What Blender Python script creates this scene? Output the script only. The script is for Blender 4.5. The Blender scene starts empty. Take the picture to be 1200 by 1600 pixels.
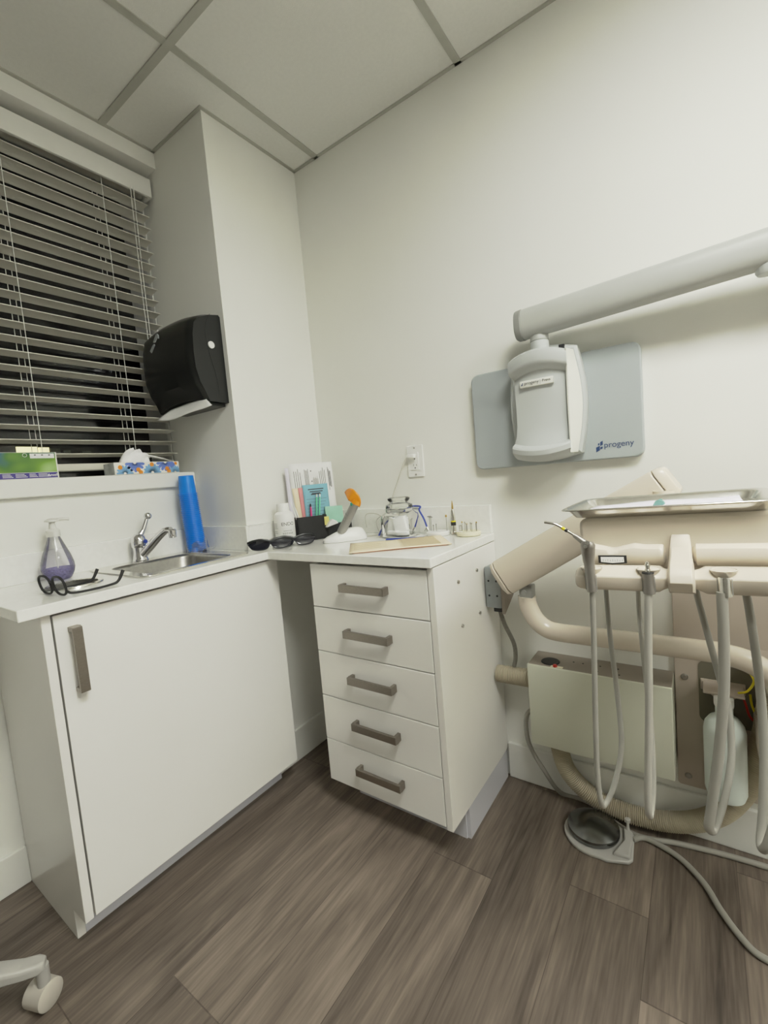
import bpy, bmesh, math, random
from mathutils import Vector, Matrix
random.seed(7)
COL = bpy.context.scene.collection
PI = math.pi
V = Vector

# ------------------------------------------------------------------ camera
CAM = V((1.71555184, -1.51102407, 1.14219952))
CR = (V((0.8155897, 0.5723213, -0.0852157)), V((-0.0240743, -0.1135808, -0.9932370)), V((-0.5781296, 0.8121254, -0.0788571)))
FPX = 696.63
def at(px, py, ax, val):
    """point of the room on the plane <ax> = val that lies on the sight line of a photo pixel"""
    d = CR[0]*((px-600)/FPX) + CR[1]*((py-800)/FPX) + CR[2]
    i = 'xyz'.index(ax)
    return CAM + d*((val-CAM[i])/d[i])
cd = bpy.data.cameras.new('camera'); cam = bpy.data.objects.new('camera', cd); COL.objects.link(cam)
cd.sensor_fit = 'HORIZONTAL'; cd.sensor_width = 36; cd.lens = FPX/1200*36; cd.clip_start = 0.02
r, u, b = CR[0], -CR[1], -CR[2]
cam.matrix_world = Matrix(((r.x, u.x, b.x, CAM.x), (r.y, u.y, b.y, CAM.y), (r.z, u.z, b.z, CAM.z), (0, 0, 0, 1)))
bpy.context.scene.camera = cam

# ------------------------------------------------------------------ materials
def lin(c):
    c /= 255.0
    return c/12.92 if c <= 0.04045 else ((c+0.055)/1.055)**2.4
def rgb(c): return (lin(c[0]), lin(c[1]), lin(c[2]), 1)
def _nt(name):
    m = bpy.data.materials.new(name); m.use_nodes = True
    nt = m.node_tree; nt.nodes.clear()
    out = nt.nodes.new('ShaderNodeOutputMaterial')
    return m, nt, out
def mat(name, c, rough=0.5, metal=0.0, var=0.06, scale=25.0, bump=0.0, bscale=200.0, emit=0.0, coat=0.0, spec=0.5, trans=0.0, stretch=None, sss=0.0):
    m, nt, out = _nt(name)
    p = nt.nodes.new('ShaderNodeBsdfPrincipled')
    tc = nt.nodes.new('ShaderNodeTexCoord'); n = nt.nodes.new('ShaderNodeTexNoise'); n.inputs['Scale'].default_value = scale
    n.inputs['Detail'].default_value = 4
    src = tc.outputs['Object']
    if stretch:
        mp = nt.nodes.new('ShaderNodeMapping'); mp.inputs['Scale'].default_value = stretch
        nt.links.new(src, mp.inputs['Vector']); src = mp.outputs['Vector']
    nt.links.new(src, n.inputs['Vector'])
    ramp = nt.nodes.new('ShaderNodeValToRGB')
    base = rgb(c)
    ramp.color_ramp.elements[0].color = tuple(x*(1-var) for x in base[:3])+(1,)
    ramp.color_ramp.elements[1].color = tuple(min(1, x*(1+var)) for x in base[:3])+(1,)
    ramp.color_ramp.elements[0].position = 0.3; ramp.color_ramp.elements[1].position = 0.7
    nt.links.new(n.outputs['Fac'], ramp.inputs['Fac']); nt.links.new(ramp.outputs['Color'], p.inputs['Base Color'])
    p.inputs['Roughness'].default_value = rough; p.inputs['Metallic'].default_value = metal
    p.inputs['Specular IOR Level'].default_value = spec
    p.inputs['Coat Weight'].default_value = coat
    p.inputs['Transmission Weight'].default_value = trans
    if sss: p.inputs['Subsurface Weight'].default_value = sss; p.inputs['Subsurface Radius'].default_value = (.02, .02, .02)
    if emit:
        p.inputs['Emission Strength'].default_value = emit; nt.links.new(ramp.outputs['Color'], p.inputs['Emission Color'])
    if bump:
        bn = nt.nodes.new('ShaderNodeTexNoise'); bn.inputs['Scale'].default_value = bscale; bn.inputs['Detail'].default_value = 3
        nt.links.new(src, bn.inputs['Vector'])
        bp = nt.nodes.new('ShaderNodeBump'); bp.inputs['Strength'].default_value = bump; bp.inputs['Distance'].default_value = 0.002
        nt.links.new(bn.outputs['Fac'], bp.inputs['Height']); nt.links.new(bp.outputs['Normal'], p.inputs['Normal'])
    nt.links.new(p.outputs['BSDF'], out.inputs['Surface'])
    return m
def clear(name, tint=(235, 240, 240), gloss=1.0, milk=0.0, rough=0.03):
    """thin clear plastic or glass: transparent body, fresnel reflections, optional milky share"""
    m, nt, out = _nt(name)
    tr = nt.nodes.new('ShaderNodeBsdfTransparent'); tr.inputs['Color'].default_value = rgb(tint)
    gl = nt.nodes.new('ShaderNodeBsdfGlossy'); gl.inputs['Roughness'].default_value = rough
    df = nt.nodes.new('ShaderNodeBsdfDiffuse'); df.inputs['Color'].default_value = rgb(tint)
    n = nt.nodes.new('ShaderNodeTexNoise'); n.inputs['Scale'].default_value = 12
    mm = nt.nodes.new('ShaderNodeMath'); mm.operation = 'MULTIPLY'; mm.inputs[1].default_value = 2*milk
    nt.links.new(n.outputs['Fac'], mm.inputs[0])
    mx = nt.nodes.new('ShaderNodeMixShader'); nt.links.new(mm.outputs[0], mx.inputs[0])
    nt.links.new(tr.outputs[0], mx.inputs[1]); nt.links.new(df.outputs[0], mx.inputs[2])
    fr = nt.nodes.new('ShaderNodeFresnel'); fr.inputs['IOR'].default_value = 1.45
    fm = nt.nodes.new('ShaderNodeMath'); fm.operation = 'MULTIPLY'; fm.inputs[1].default_value = gloss
    nt.links.new(fr.outputs[0], fm.inputs[0])
    m2 = nt.nodes.new('ShaderNodeMixShader'); nt.links.new(fm.outputs[0], m2.inputs[0])
    nt.links.new(mx.outputs[0], m2.inputs[1]); nt.links.new(gl.outputs[0], m2.inputs[2])
    nt.links.new(m2.outputs[0], out.inputs['Surface'])
    return m
def floor_mat():
    m, nt, out = _nt('grey_oak_planks')
    N = nt.nodes.new; L = nt.links.new
    p = N('ShaderNodeBsdfPrincipled'); tc = N('ShaderNodeTexCoord'); sp = N('ShaderNodeSeparateXYZ'); L(tc.outputs['Object'], sp.inputs[0])
    def math_(op, a, b=None):
        n = N('ShaderNodeMath'); n.operation = op
        for i, v in enumerate((a, b)):
            if v is None: continue
            if isinstance(v, (int, float)): n.inputs[i].default_value = v
            else: L(v, n.inputs[i])
        return n.outputs[0]
    W, LEN = 0.185, 1.22
    q = math_('DIVIDE', math_('SUBTRACT', sp.outputs[0], 0.672), W)
    idx = math_('FLOOR', q); fx = math_('FRACT', q)
    wn = N('ShaderNodeTexWhiteNoise'); wn.noise_dimensions = '1D'; L(idx, wn.inputs['W'])
    yy = math_('ADD', math_('DIVIDE', sp.outputs[1], LEN), math_('MULTIPLY', wn.outputs['Value'], 5.37))
    iy = math_('FLOOR', yy); fy = math_('FRACT', yy)
    pid = math_('ADD', math_('MULTIPLY', idx, 7.13), math_('MULTIPLY', iy, 3.71))
    wn2 = N('ShaderNodeTexWhiteNoise'); wn2.noise_dimensions = '1D'; L(pid, wn2.inputs['W'])
    # grain
    cx = N('ShaderNodeCombineXYZ'); L(math_('MULTIPLY', sp.outputs[0], 42.0), cx.inputs[0]); L(math_('MULTIPLY', sp.outputs[1], 2.6), cx.inputs[1]); L(math_('MULTIPLY', pid, 3.0), cx.inputs[2])
    g1 = N('ShaderNodeTexNoise'); g1.inputs['Scale'].default_value = 1.0; g1.inputs['Detail'].default_value = 8; g1.inputs['Roughness'].default_value = 0.62; g1.inputs['Distortion'].default_value = 0.7; L(cx.outputs[0], g1.inputs['Vector'])
    cx2 = N('ShaderNodeCombineXYZ'); L(math_('MULTIPLY', sp.outputs[0], 9.0), cx2.inputs[0]); L(math_('MULTIPLY', sp.outputs[1], 1.6), cx2.inputs[1]); L(math_('MULTIPLY', pid, 5.0), cx2.inputs[2])
    g2 = N('ShaderNodeTexNoise'); g2.inputs['Scale'].default_value = 1.0; g2.inputs['Detail'].default_value = 3; g2.inputs['Distortion'].default_value = 1.8; L(cx2.outputs[0], g2.inputs['Vector'])
    cx3 = N('ShaderNodeCombineXYZ'); L(math_('MULTIPLY', sp.outputs[0], 160.0), cx3.inputs[0]); L(math_('MULTIPLY', sp.outputs[1], 7.0), cx3.inputs[1]); L(pid, cx3.inputs[2])
    g3 = N('ShaderNodeTexNoise'); g3.inputs['Scale'].default_value = 1.0; g3.inputs['Detail'].default_value = 4; L(cx3.outputs[0], g3.inputs['Vector'])
    f = math_('ADD', math_('MULTIPLY', g1.outputs['Fac'], 0.36), math_('MULTIPLY', g2.outputs['Fac'], 0.46))
    f = math_('ADD', f, math_('MULTIPLY', g3.outputs['Fac'], 0.34))
    f = math_('ADD', f, math_('MULTIPLY', math_('SUBTRACT', wn2.outputs['Value'], 0.5), 0.16))
    rp = N('ShaderNodeValToRGB'); L(f, rp.inputs['Fac'])
    e = rp.color_ramp.elements
    e[0].position = 0.34; e[0].color = rgb((62, 54, 48)); e[1].position = 0.84; e[1].color = rgb((146, 132, 118))
    k = e.new(0.57); k.color = rgb((104, 93, 83))
    # seams
    sx = math_('MAXIMUM', math_('LESS_THAN', fx, 0.010), math_('LESS_THAN', fy, 0.0022))
    mixc = N('ShaderNodeMixRGB'); L(math_('MULTIPLY', sx, 0.55), mixc.inputs['Fac']); L(rp.outputs['Color'], mixc.inputs['Color1']); mixc.inputs['Color2'].default_value = rgb((45, 38, 33))
    L(mixc.outputs[0], p.inputs['Base Color'])
    p.inputs['Roughness'].default_value = 0.52; p.inputs['Specular IOR Level'].default_value = 0.35
    bp = N('ShaderNodeBump'); bp.inputs['Strength'].default_value = 0.12; bp.inputs['Distance'].default_value = 0.002; L(g1.outputs['Fac'], bp.inputs['Height']); L(bp.outputs[0], p.inputs['Normal'])
    L(p.outputs[0], out.inputs['Surface'])
    return m
def glovebox_mat():
    m, nt, out = _nt('green_blue_printed_card')
    N = nt.nodes.new; L = nt.links.new
    p = N('ShaderNodeBsdfPrincipled'); tc = N('ShaderNodeTexCoord')
    mp = N('ShaderNodeMapping'); mp.inputs['Scale'].default_value = (3, 9, 14); L(tc.outputs['Object'], mp.inputs[0])
    n = N('ShaderNodeTexNoise'); n.inputs['Scale'].default_value = 1; n.inputs['Detail'].default_value = 1; L(mp.outputs[0], n.inputs['Vector'])
    rp = N('ShaderNodeValToRGB'); L(n.outputs['Fac'], rp.inputs['Fac'])
    e = rp.color_ramp.elements; e[0].position = .32; e[0].color = rgb((40, 92, 120)); e[1].position = .72; e[1].color = rgb((170, 200, 130))
    k = e.new(.45); k.color = rgb((62, 112, 34)); k = e.new(.58); k.color = rgb((112, 156, 40))
    L(rp.outputs['Color'], p.inputs['Base Color']); p.inputs['Roughness'].default_value = .35
    L(p.outputs[0], out.inputs['Surface']); return m

WALL = mat('wall_paint', (238, 238, 231), .62, var=.012, scale=3, bump=.04, bscale=180)
WALLD = mat('wall_paint_bounce_cut', (150, 148, 140), .62, var=.012, scale=3)  # wall colour greyed to weaken bounced light, for the unseen back wall
CEIL = mat('ceiling_tile', (232, 232, 226), .9, var=.02, scale=90, bump=.25, bscale=300)
TBAR = mat('ceiling_grid_metal', (178, 178, 168), .5, var=.03)
FLOOR = floor_mat()
TRIMW = mat('white_trim', (235, 235, 228), .35, var=.01)
GLOSSW = mat('white_lacquer', (242, 241, 236), .2, var=.01, scale=4, coat=.2)
LAMINATE = mat('white_melamine', (240, 238, 232), .22, var=.01, scale=4)
PLINTH = mat('pale_plinth', (205, 205, 212), .25, var=.02, scale=6)
DARKGAP = mat('shadow_gap', (70, 68, 64), .8)
QUARTZ = mat('white_quartz', (244, 244, 238), .16, var=.03, scale=60, coat=.2)
NICKEL = mat('brushed_nickel', (150, 143, 134), .38, 1.0, var=.12, scale=120, stretch=(1, 1, 12))
STEEL = mat('stainless_steel', (222, 220, 214), .2, 1.0, var=.05, scale=60)
STEELB = mat('brushed_steel', (168, 166, 160), .35, 1.0, var=.08, scale=90)
CHROME = mat('chrome', (225, 225, 228), .06, 1.0, var=.02)
DARKST = mat('dark_pedal_steel', (120, 122, 122), .24, 1.0, var=.08, scale=40)
BLKGLOSS = mat('black_gloss_plastic', (8, 11, 12), .30, var=.1, scale=8)
BLKSIDE = mat('black_satin_plastic', (26, 28, 28), .3, var=.1, scale=8)
BLKMAT = mat('black_matte', (22, 22, 23), .6, var=.1)
PAPER = mat('white_paper', (240, 240, 238), .8, var=.02)
TISSUE = mat('white_tissue', (248, 248, 248), .85, var=.03, scale=40, bump=.2)
BLIND = mat('blind_slat', (214, 212, 200), .45, var=.02, scale=8)
GLASS = clear('window_glass', (250, 250, 250), gloss=.55)
JARGL = clear('jar_glass', (251, 252, 251), gloss=1.1, milk=.015)
BAGGL = clear('clear_bag', (240, 242, 245), gloss=.8, milk=.12)
SOAPGL = clear('soap_bottle_plastic', (247, 247, 250), gloss=.9, milk=.07)
LENSGL = clear('lens_clear', (240, 242, 242), gloss=.8)
SUNGL = mat('dark_lens', (24, 25, 34), .07, var=.1)
LIQ = clear('lavender_soap', (186, 178, 226), gloss=.1, milk=.35)
MILKP = mat('frosted_bottle', (222, 232, 226), .4, var=.03, scale=6, sss=.2)
CLRP = mat('clear_pump', (222, 222, 216), .3, var=.03)
BLUEC = mat('blue_cup_plastic', (0, 128, 234), .35, var=.05, scale=10)
XGREY = mat('xray_pale_grey', (188, 192, 190), .42, var=.015, scale=8)
XPLATE = mat('xray_plate_grey', (170, 177, 178), .4, var=.015, scale=8)
XCAP = mat('xray_cap_grey', (140, 141, 136), .45, var=.02)
XLIGHT = mat('xray_side_ivory', (222, 222, 212), .4, var=.015)
XARM = mat('xray_arm_grey', (174, 176, 171), .42, var=.02, scale=8)
NAVY = mat('navy_print', (42, 66, 108), .5)
GREYP = mat('grey_print', (120, 120, 122), .6)
TANP = mat('tan_print', (168, 152, 124), .7)
DARKP = mat('dark_print', (60, 62, 66), .6)
BEIGE = mat('beige_enamel', (216, 206, 189), .27, var=.015, scale=8, coat=.15)
BEIGEM = mat('beige_panel', (192, 180, 166), .4, var=.02, scale=8)
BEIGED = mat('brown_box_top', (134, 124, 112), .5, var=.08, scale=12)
COVER = mat('greenish_cover', (205, 207, 188), .35, var=.015, scale=6)
OLIVE = mat('dark_olive', (112, 108, 92), .6, var=.05)
HOSE = mat('grey_hose', (150, 148, 139), .35, var=.04, scale=14)
HOSEL = mat('pale_hose', (172, 170, 161), .35, var=.04, scale=14)
CORR = mat('corrugated_hose', (186, 176, 152), .5, var=.06, scale=30)
CABLE = mat('grey_cable', (150, 147, 138), .5, var=.05)
CORDW = mat('ivory_cord', (200, 198, 188), .5, var=.04)
GBOX = mat('junction_box_grey', (150, 156, 156), .45, metal=.3, var=.06, scale=40)
FLEX = mat('flex_conduit', (140, 138, 130), .35, metal=.8, var=.1, scale=90)
SYR = mat('syringe_metal', (150, 146, 140), .38, metal=.7, var=.06, scale=40)
YEL = mat('yellow_plastic', (226, 210, 20), .4); RED = mat('red_plastic', (190, 40, 28), .4)
ORANGE = mat('orange_shield', (228, 140, 22), .25, var=.08, scale=12)
BLUEB = mat('blue_cord', (42, 66, 160), .5, var=.1); TEALM = mat('mint_note', (160, 206, 186), .8)
BLUEF = mat('blue_form', (134, 184, 200), .8, var=.02); CREAM = mat('cream_folder', (240, 224, 194), .7, var=.02)
PINKF = mat('pink_sheet', (226, 150, 150), .8, var=.03); PINKED = mat('salmon_folder', (206, 140, 116), .7)
PINKPEN = mat('pink_pen', (224, 60, 130), .4); GREENT = mat('green_plastic', (110, 205, 165), .35, var=.1)
NOTEY = mat('yellow_note', (226, 214, 130), .8); GOLD = mat('gold_bur', (190, 160, 90), .35, metal=.8)
CURE = mat('curing_wand_grey', (160, 158, 152), .35, metal=.55, var=.05); TEALB = mat('teal_button', (40, 150, 120), .4)
CREAMD = mat('cream_block', (232, 226, 196), .45); WHITEP = mat('white_plastic', (238, 238, 234), .35, var=.015)
PURPLE = mat('indigo_print', (52, 40, 130), .4); GLOVE = glovebox_mat()
TBOX = mat('tissue_box_card', (238, 236, 226), .5); TSIDE = mat('tissue_box_side', (176, 180, 178), .6, var=.25, scale=40)
FLB = mat('flower_blue', (120, 172, 214), .5); FLV = mat('flower_violet', (100, 128, 206), .5); FLO = mat('flower_orange', (236, 146, 40), .5)
STOOLP = mat('stool_grey_plastic', (176, 174, 168), .45, var=.03); CASTW = mat('caster_wheel', (196, 190, 178), .5, var=.04)
GREENW = mat('teal_wedge', (110, 150, 142), .5); SILVP = mat('silver_print', (150, 156, 158), .5)
PADL = mat('purple_tint_paper', (232, 228, 240), .7)
NIGHT = mat('night_wall', (14, 14, 17), .9); LITW = mat('lit_window', (255, 226, 160), .6, emit=1.2, var=.3, scale=2)
DIMW = mat('dim_window', (70, 74, 60), .6, emit=.06, var=.3); FAIRY = mat('fairy_light', (255, 210, 110), .6, emit=2.5)
DIFFUSER = mat('lamp_diffuser', (255, 255, 246), .6, emit=24.0, var=.0)

# ------------------------------------------------------------------ mesh builder
class MB:
    def __init__(s): s.bm = bmesh.new()
    def face(s, pts):
        try: s.bm.faces.new([s.bm.verts.new(p) for p in pts])
        except ValueError: pass
        return s
    def box(s, x0, x1, y0, y1, z0, z1, bev=0.0, m=None, seg=2):
        g = bmesh.ops.create_cube(s.bm, size=1)
        for v in g['verts']:
            v.co = V((x0+(v.co.x+.5)*(x1-x0), y0+(v.co.y+.5)*(y1-y0), z0+(v.co.z+.5)*(z1-z0)))
        vs = g['verts']
        if bev:
            es = list({e for v in vs for e in v.link_edges})
            r_ = bmesh.ops.bevel(s.bm, geom=es, offset=bev, segments=seg, profile=.5, affect='EDGES')
            vs = list({v for f in r_['faces'] for v in f.verts} | {v for v in vs if v.is_valid})
        if m is not None: bmesh.ops.transform(s.bm, matrix=m, verts=[v for v in vs if v.is_valid])
        return s
    def tube(s, pts, r, seg=12, n=None, caps=True, spline=True, sy=1.0):
        """round bar through points; r is a number or one radius per point"""
        P = [V(p) for p in pts]; R = list(r) if isinstance(r, (list, tuple)) else [r]*len(P)
        if spline and len(P) > 2:
            n = n or 10; Q = []; RR = []
            for i in range(len(P)-1):
                p0 = P[i-1] if i else P[0]*2-P[1]; p1 = P[i]; p2 = P[i+1]; p3 = P[i+2] if i+2 < len(P) else P[-1]*2-P[-2]
                for k in range(n):
                    t = k/n
                    Q.append(.5*((2*p1)+(p2-p0)*t+(2*p0-5*p1+4*p2-p3)*t*t+(3*p1-p0-3*p2+p3)*t**3)); RR.append(R[i]*(1-t)+R[i+1]*t)
            Q.append(P[-1]); RR.append(R[-1]); P, R = Q, RR
        T = []
        for i in range(len(P)):
            d = P[min(i+1, len(P)-1)]-P[max(i-1, 0)]
            T.append(d.normalized() if d.length > 1e-9 else V((0, 0, 1)))
        a = V((0, 0, 1)) if abs(T[0].z) < .9 else V((0, 1, 0))
        nrm = T[0].cross(a).normalized(); rings = []
        for i in range(len(P)):
            nrm = (nrm-T[i]*nrm.dot(T[i])).normalized(); bn = T[i].cross(nrm)
            rings.append([s.bm.verts.new(P[i]+(nrm*math.cos(2*PI*k/seg)+bn*math.sin(2*PI*k/seg)*sy)*R[i]) for k in range(seg)])
        for i in range(len(rings)-1):
            for k in range(seg): s.bm.faces.new((rings[i][k], rings[i][(k+1) % seg], rings[i+1][(k+1) % seg], rings[i+1][k]))
        if caps: s.bm.faces.new(rings[0][::-1]); s.bm.faces.new(rings[-1])
        return s
    def cyl(s, p0, p1, r0, r1=None, seg=24): return s.tube([p0, p1], [r0, r0 if r1 is None else r1], seg, spline=False)
    def ribbed(s, pts, r, pitch=.006, depth=.005, seg=16):
        P = [V(p) for p in pts]; Q = []
        for i in range(len(P)-1):
            p0 = P[i-1] if i else P[0]*2-P[1]; p1 = P[i]; p2 = P[i+1]; p3 = P[i+2] if i+2 < len(P) else P[-1]*2-P[-2]
            for k in range(40):
                t = k/40; Q.append(.5*((2*p1)+(p2-p0)*t+(2*p0-5*p1+4*p2-p3)*t*t+(3*p1-p0-3*p2+p3)*t**3))
        Q.append(P[-1]); D = [0]
        for i in range(1, len(Q)): D.append(D[-1]+(Q[i]-Q[i-1]).length)
        n = max(2, int(D[-1]/pitch)); out = []; rr = []; j = 0
        for k in range(n*4+1):
            d = D[-1]*k/(n*4)
            while j < len(D)-2 and D[j+1] < d: j += 1
            t = (d-D[j])/max(1e-9, D[j+1]-D[j]); out.append(Q[j].lerp(Q[j+1], t)); rr.append(r-(0, 0, depth, depth)[k % 4])
        return s.tube(out, rr, seg, spline=False)
    def lathe(s, prof, c=(0, 0, 0), seg=32, sq=0.0, m=None):
        """profile of (radius, height) turned about z; sq > 0 squares it off"""
        rings = []; c = V(c); allv = []
        for (r_, z) in prof:
            if r_ < 1e-6: rings.append([s.bm.verts.new(c+V((0, 0, z)))]); allv += rings[-1]; continue
            ring = []
            for k in range(seg):
                a = 2*PI*k/seg; q = 1.0
                if sq: q = 1/(abs(math.cos(a))**(2+sq*6)+abs(math.sin(a))**(2+sq*6))**(1/(2+sq*6))
                ring.append(s.bm.verts.new(c+V((r_*q*math.cos(a), r_*q*math.sin(a), z))))
            rings.append(ring); allv += ring
        for A, B in zip(rings, rings[1:]):
            for k in range(seg):
                k2 = (k+1) % seg
                if len(A) == 1 and len(B) == 1: continue
                if len(A) == 1: s.bm.faces.new((A[0], B[k2], B[k])) if len(B) > 1 else None
                elif len(B) == 1: s.bm.faces.new((A[k], A[k2], B[0]))
                else: s.bm.faces.new((A[k], A[k2], B[k2], B[k]))
        if m is not None: bmesh.ops.transform(s.bm, matrix=m, verts=allv)
        return s
    def prism(s, poly, ax, a, b, holes=()):
        """polygon in the plane across axis ax, drawn out from a to b; holes are cut through"""
        def P(p, t): return {'x': V((t, p[0], p[1])), 'y': V((p[0], t, p[1])), 'z': V((p[0], p[1], t))}[ax]
        loops = [list(poly)]+[list(h) for h in holes]
        for t in (a, b):
            es = []
            for lp in loops:
                vs = [s.bm.verts.new(P(p, t)) for p in lp]
                es += [s.bm.edges.new((vs[i], vs[(i+1) % len(vs)])) for i in range(len(vs))]
            if holes: bmesh.ops.triangle_fill(s.bm, edges=es, use_beauty=True)
            else: s.bm.faces.new([e.verts[0] for e in es])
        for lp in loops:
            for i in range(len(lp)):
                p, q = lp[i], lp[(i+1) % len(lp)]
                s.bm.faces.new([s.bm.verts.new(x) for x in (P(p, a), P(q, a), P(q, b), P(p, b))])
        return s
    def ball(s, c, r, sx=1, sy=1, sz=1, seg=20):
        g = bmesh.ops.create_uvsphere(s.bm, u_segments=seg, v_segments=seg//2+2, radius=r)
        for v in g['verts']: v.co = V((v.co.x*sx, v.co.y*sy, v.co.z*sz))+V(c)
        return s
    def torus(s, c, R_, r_, m=None, seg=32, sg=8):
        rings = []; vs = []
        for i in range(seg):
            a = 2*PI*i/seg; ring = []
            for k in range(sg):
                t = 2*PI*k/sg; rr = R_+r_*math.cos(t); v = s.bm.verts.new(V((rr*math.cos(a), rr*math.sin(a), r_*math.sin(t)))); ring.append(v)
            rings.append(ring); vs += ring
        for i in range(seg):
            for k in range(sg): s.bm.faces.new((rings[i][k], rings[(i+1) % seg][k], rings[(i+1) % seg][(k+1) % sg], rings[i][(k+1) % sg]))
        M_ = Matrix.Translation(V(c))@(m or Matrix())
        bmesh.ops.transform(s.bm, matrix=M_, verts=vs); return s
    def grid(s, f, nu, nv):
        g = [[s.bm.verts.new(f(i/nu, j/nv)) for j in range(nv+1)] for i in range(nu+1)]
        for i in range(nu):
            for j in range(nv): s.bm.faces.new((g[i][j], g[i+1][j], g[i+1][j+1], g[i][j+1]))
        return s
    def xf(s, m): bmesh.ops.transform(s.bm, matrix=m, verts=s.bm.verts[:]); return s

ORG = {}
def link(o, parent, org):
    COL.objects.link(o)
    if parent is not None: o.parent = parent
    else: o.location = org
    return o
def obj(name, mb, material, parent=None, org=None, smooth=True, bev=0.0, solid=0.0, sub=0):
    """one mesh object; its geometry is given in room coordinates"""
    bm = mb.bm
    bmesh.ops.remove_doubles(bm, verts=bm.verts[:], dist=1e-5)
    bmesh.ops.recalc_face_normals(bm, faces=bm.faces[:])
    if parent is not None: org = ORG[parent.name]
    if org is None:
        lo = [min(v.co[i] for v in bm.verts) for i in range(3)]; hi = [max(v.co[i] for v in bm.verts) for i in range(3)]
        org = ((lo[0]+hi[0])/2, (lo[1]+hi[1])/2, lo[2])
    org = V(org)
    for v in bm.verts: v.co -= org
    me = bpy.data.meshes.new(name); bm.to_mesh(me); bm.free()
    o = bpy.data.objects.new(name, me); me.materials.append(material)
    link(o, parent, org); ORG[o.name] = org
    if smooth:
        for p in me.polygons: p.use_smooth = True
        try: me.set_sharp_from_angle(angle=math.radians(38))
        except Exception: pass
    if solid:
        k = o.modifiers.new('thickness', 'SOLIDIFY'); k.thickness = solid; k.offset = 0
    if sub:
        k = o.modifiers.new('smooth', 'SUBSURF'); k.levels = sub; k.render_levels = sub
    if bev:
        k = o.modifiers.new('bevel', 'BEVEL'); k.width = bev; k.segments = 2; k.limit_method = 'ANGLE'; k.angle_limit = math.radians(40)
    return o
def tag(o, label, cat, group=None):
    o['label'] = label; o['category'] = cat
    if group: o['group'] = group
    return o
def thing(name, loc, label, cat, group=None):
    o = bpy.data.objects.new(name, None); o.empty_display_size = .05; COL.objects.link(o); o.location = loc; ORG[o.name] = V(loc)
    return tag(o, label, cat, group)
def struct(name, mb, m, parent=None, smooth=False, bev=0.0):
    o = obj(name, mb, m, parent, smooth=smooth, bev=bev)
    if parent is None: o['kind'] = 'structure'
    return o
def dup(root, loc, label=None, group=None):
    c = root.copy(); COL.objects.link(c); c.location = loc
    if label: c['label'] = label
    if group: c['group'] = group
    for ch in list(root.children):
        k = ch.copy(); COL.objects.link(k); k.parent = c
        for g in list(ch.children):
            q = g.copy(); COL.objects.link(q); q.parent = k
    return c
def lettering(text, width, origin, right, up, depth=.0004, shear=0.0, bold=0.0):
    """raised lettering as a mesh builder; origin is its lower left corner"""
    cu = bpy.data.curves.new('lettering', 'FONT'); cu.body = text; cu.size = 1; cu.shear = shear; cu.offset = bold
    o = bpy.data.objects.new('lettering', cu); COL.objects.link(o)
    bpy.context.view_layer.update()
    me = bpy.data.meshes.new_from_object(o.evaluated_get(bpy.context.evaluated_depsgraph_get()))
    bpy.data.objects.remove(o); bpy.data.curves.remove(cu)
    mb = MB(); mb.bm.from_mesh(me); bpy.data.meshes.remove(me)
    x0 = min(v.co.x for v in mb.bm.verts); x1 = max(v.co.x for v in mb.bm.verts)
    k = width/(x1-x0); R_ = V(right).normalized(); U = V(up).normalized(); N_ = R_.cross(U)
    for v in mb.bm.verts: v.co = V(origin)+R_*((v.co.x-x0)*k)+U*(v.co.y*k)+N_*depth
    return mb
def rect_r(x0, x1, z0, z1, r_, n=5):
    o = []
    for (cx, cz, a0) in ((x1-r_, z1-r_, 0), (x0+r_, z1-r_, PI/2), (x0+r_, z0+r_, PI), (x1-r_, z0+r_, 1.5*PI)):
        for k in range(n+1): a = a0+PI/2*k/n; o.append((cx+r_*math.cos(a), cz+r_*math.sin(a)))
    return o
def circle(cx, cy, rx, ry=None, n=28):
    ry = ry or rx
    return [(cx+rx*math.cos(2*PI*k/n), cy+ry*math.sin(2*PI*k/n)) for k in range(n)]
RX = lambda a: Matrix.Rotation(a, 4, 'X'); RY = lambda a: Matrix.Rotation(a, 4, 'Y'); RZ = lambda a: Matrix.Rotation(a, 4, 'Z'); TR = lambda p: Matrix.Translation(V(p))

# ------------------------------------------------------------------ the room
H = 2.482
CX, CY = 0.318, 0.447          # corner column
ZC = 0.91                      # worktop height
XE, YE = 3.7, -3.7
struct('floor', MB().box(-.02, XE, YE, .02, -.05, 0), FLOOR)
struct('ceiling', MB().box(-.02, XE, YE, .02, H, H+.05), CEIL)
struct('wall_right', MB().box(-.3, XE+.1, 0, .1, 0, H+.05), WALL)
WB, WT, WY = 1.172, 2.42, -2.35
struct('wall_left', MB().box(-.3, 0, YE, -CY, 0, WB).box(-.3, 0, YE, -CY, WT, H+.05).box(-.3, 0, YE, WY, WB, WT), WALL)
struct('wall_column', MB().box(-.3, CX, -CY, 0, 0, H+.02), WALL)
struct('wall_back', MB().box(-.3, XE+.1, YE-.1, YE, 0, H+.05), WALLD)
struct('wall_far', MB().box(XE, XE+.1, YE, 0, 0, H+.05), WALL)
struct('baseboard_right', MB().box(1.118, XE, -.014, 0, 0, .132).box(CX+.014, .66, -.014, 0, 0, .132), TRIMW, bev=.003)
struct('baseboard_column', MB().box(CX, CX+.014, -CY+.02, 0, 0, .13), TRIMW, bev=.003)
struct('baseboard_left', MB().box(0, .014, YE, -1.146, 0, .115), TRIMW, bev=.003)
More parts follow.
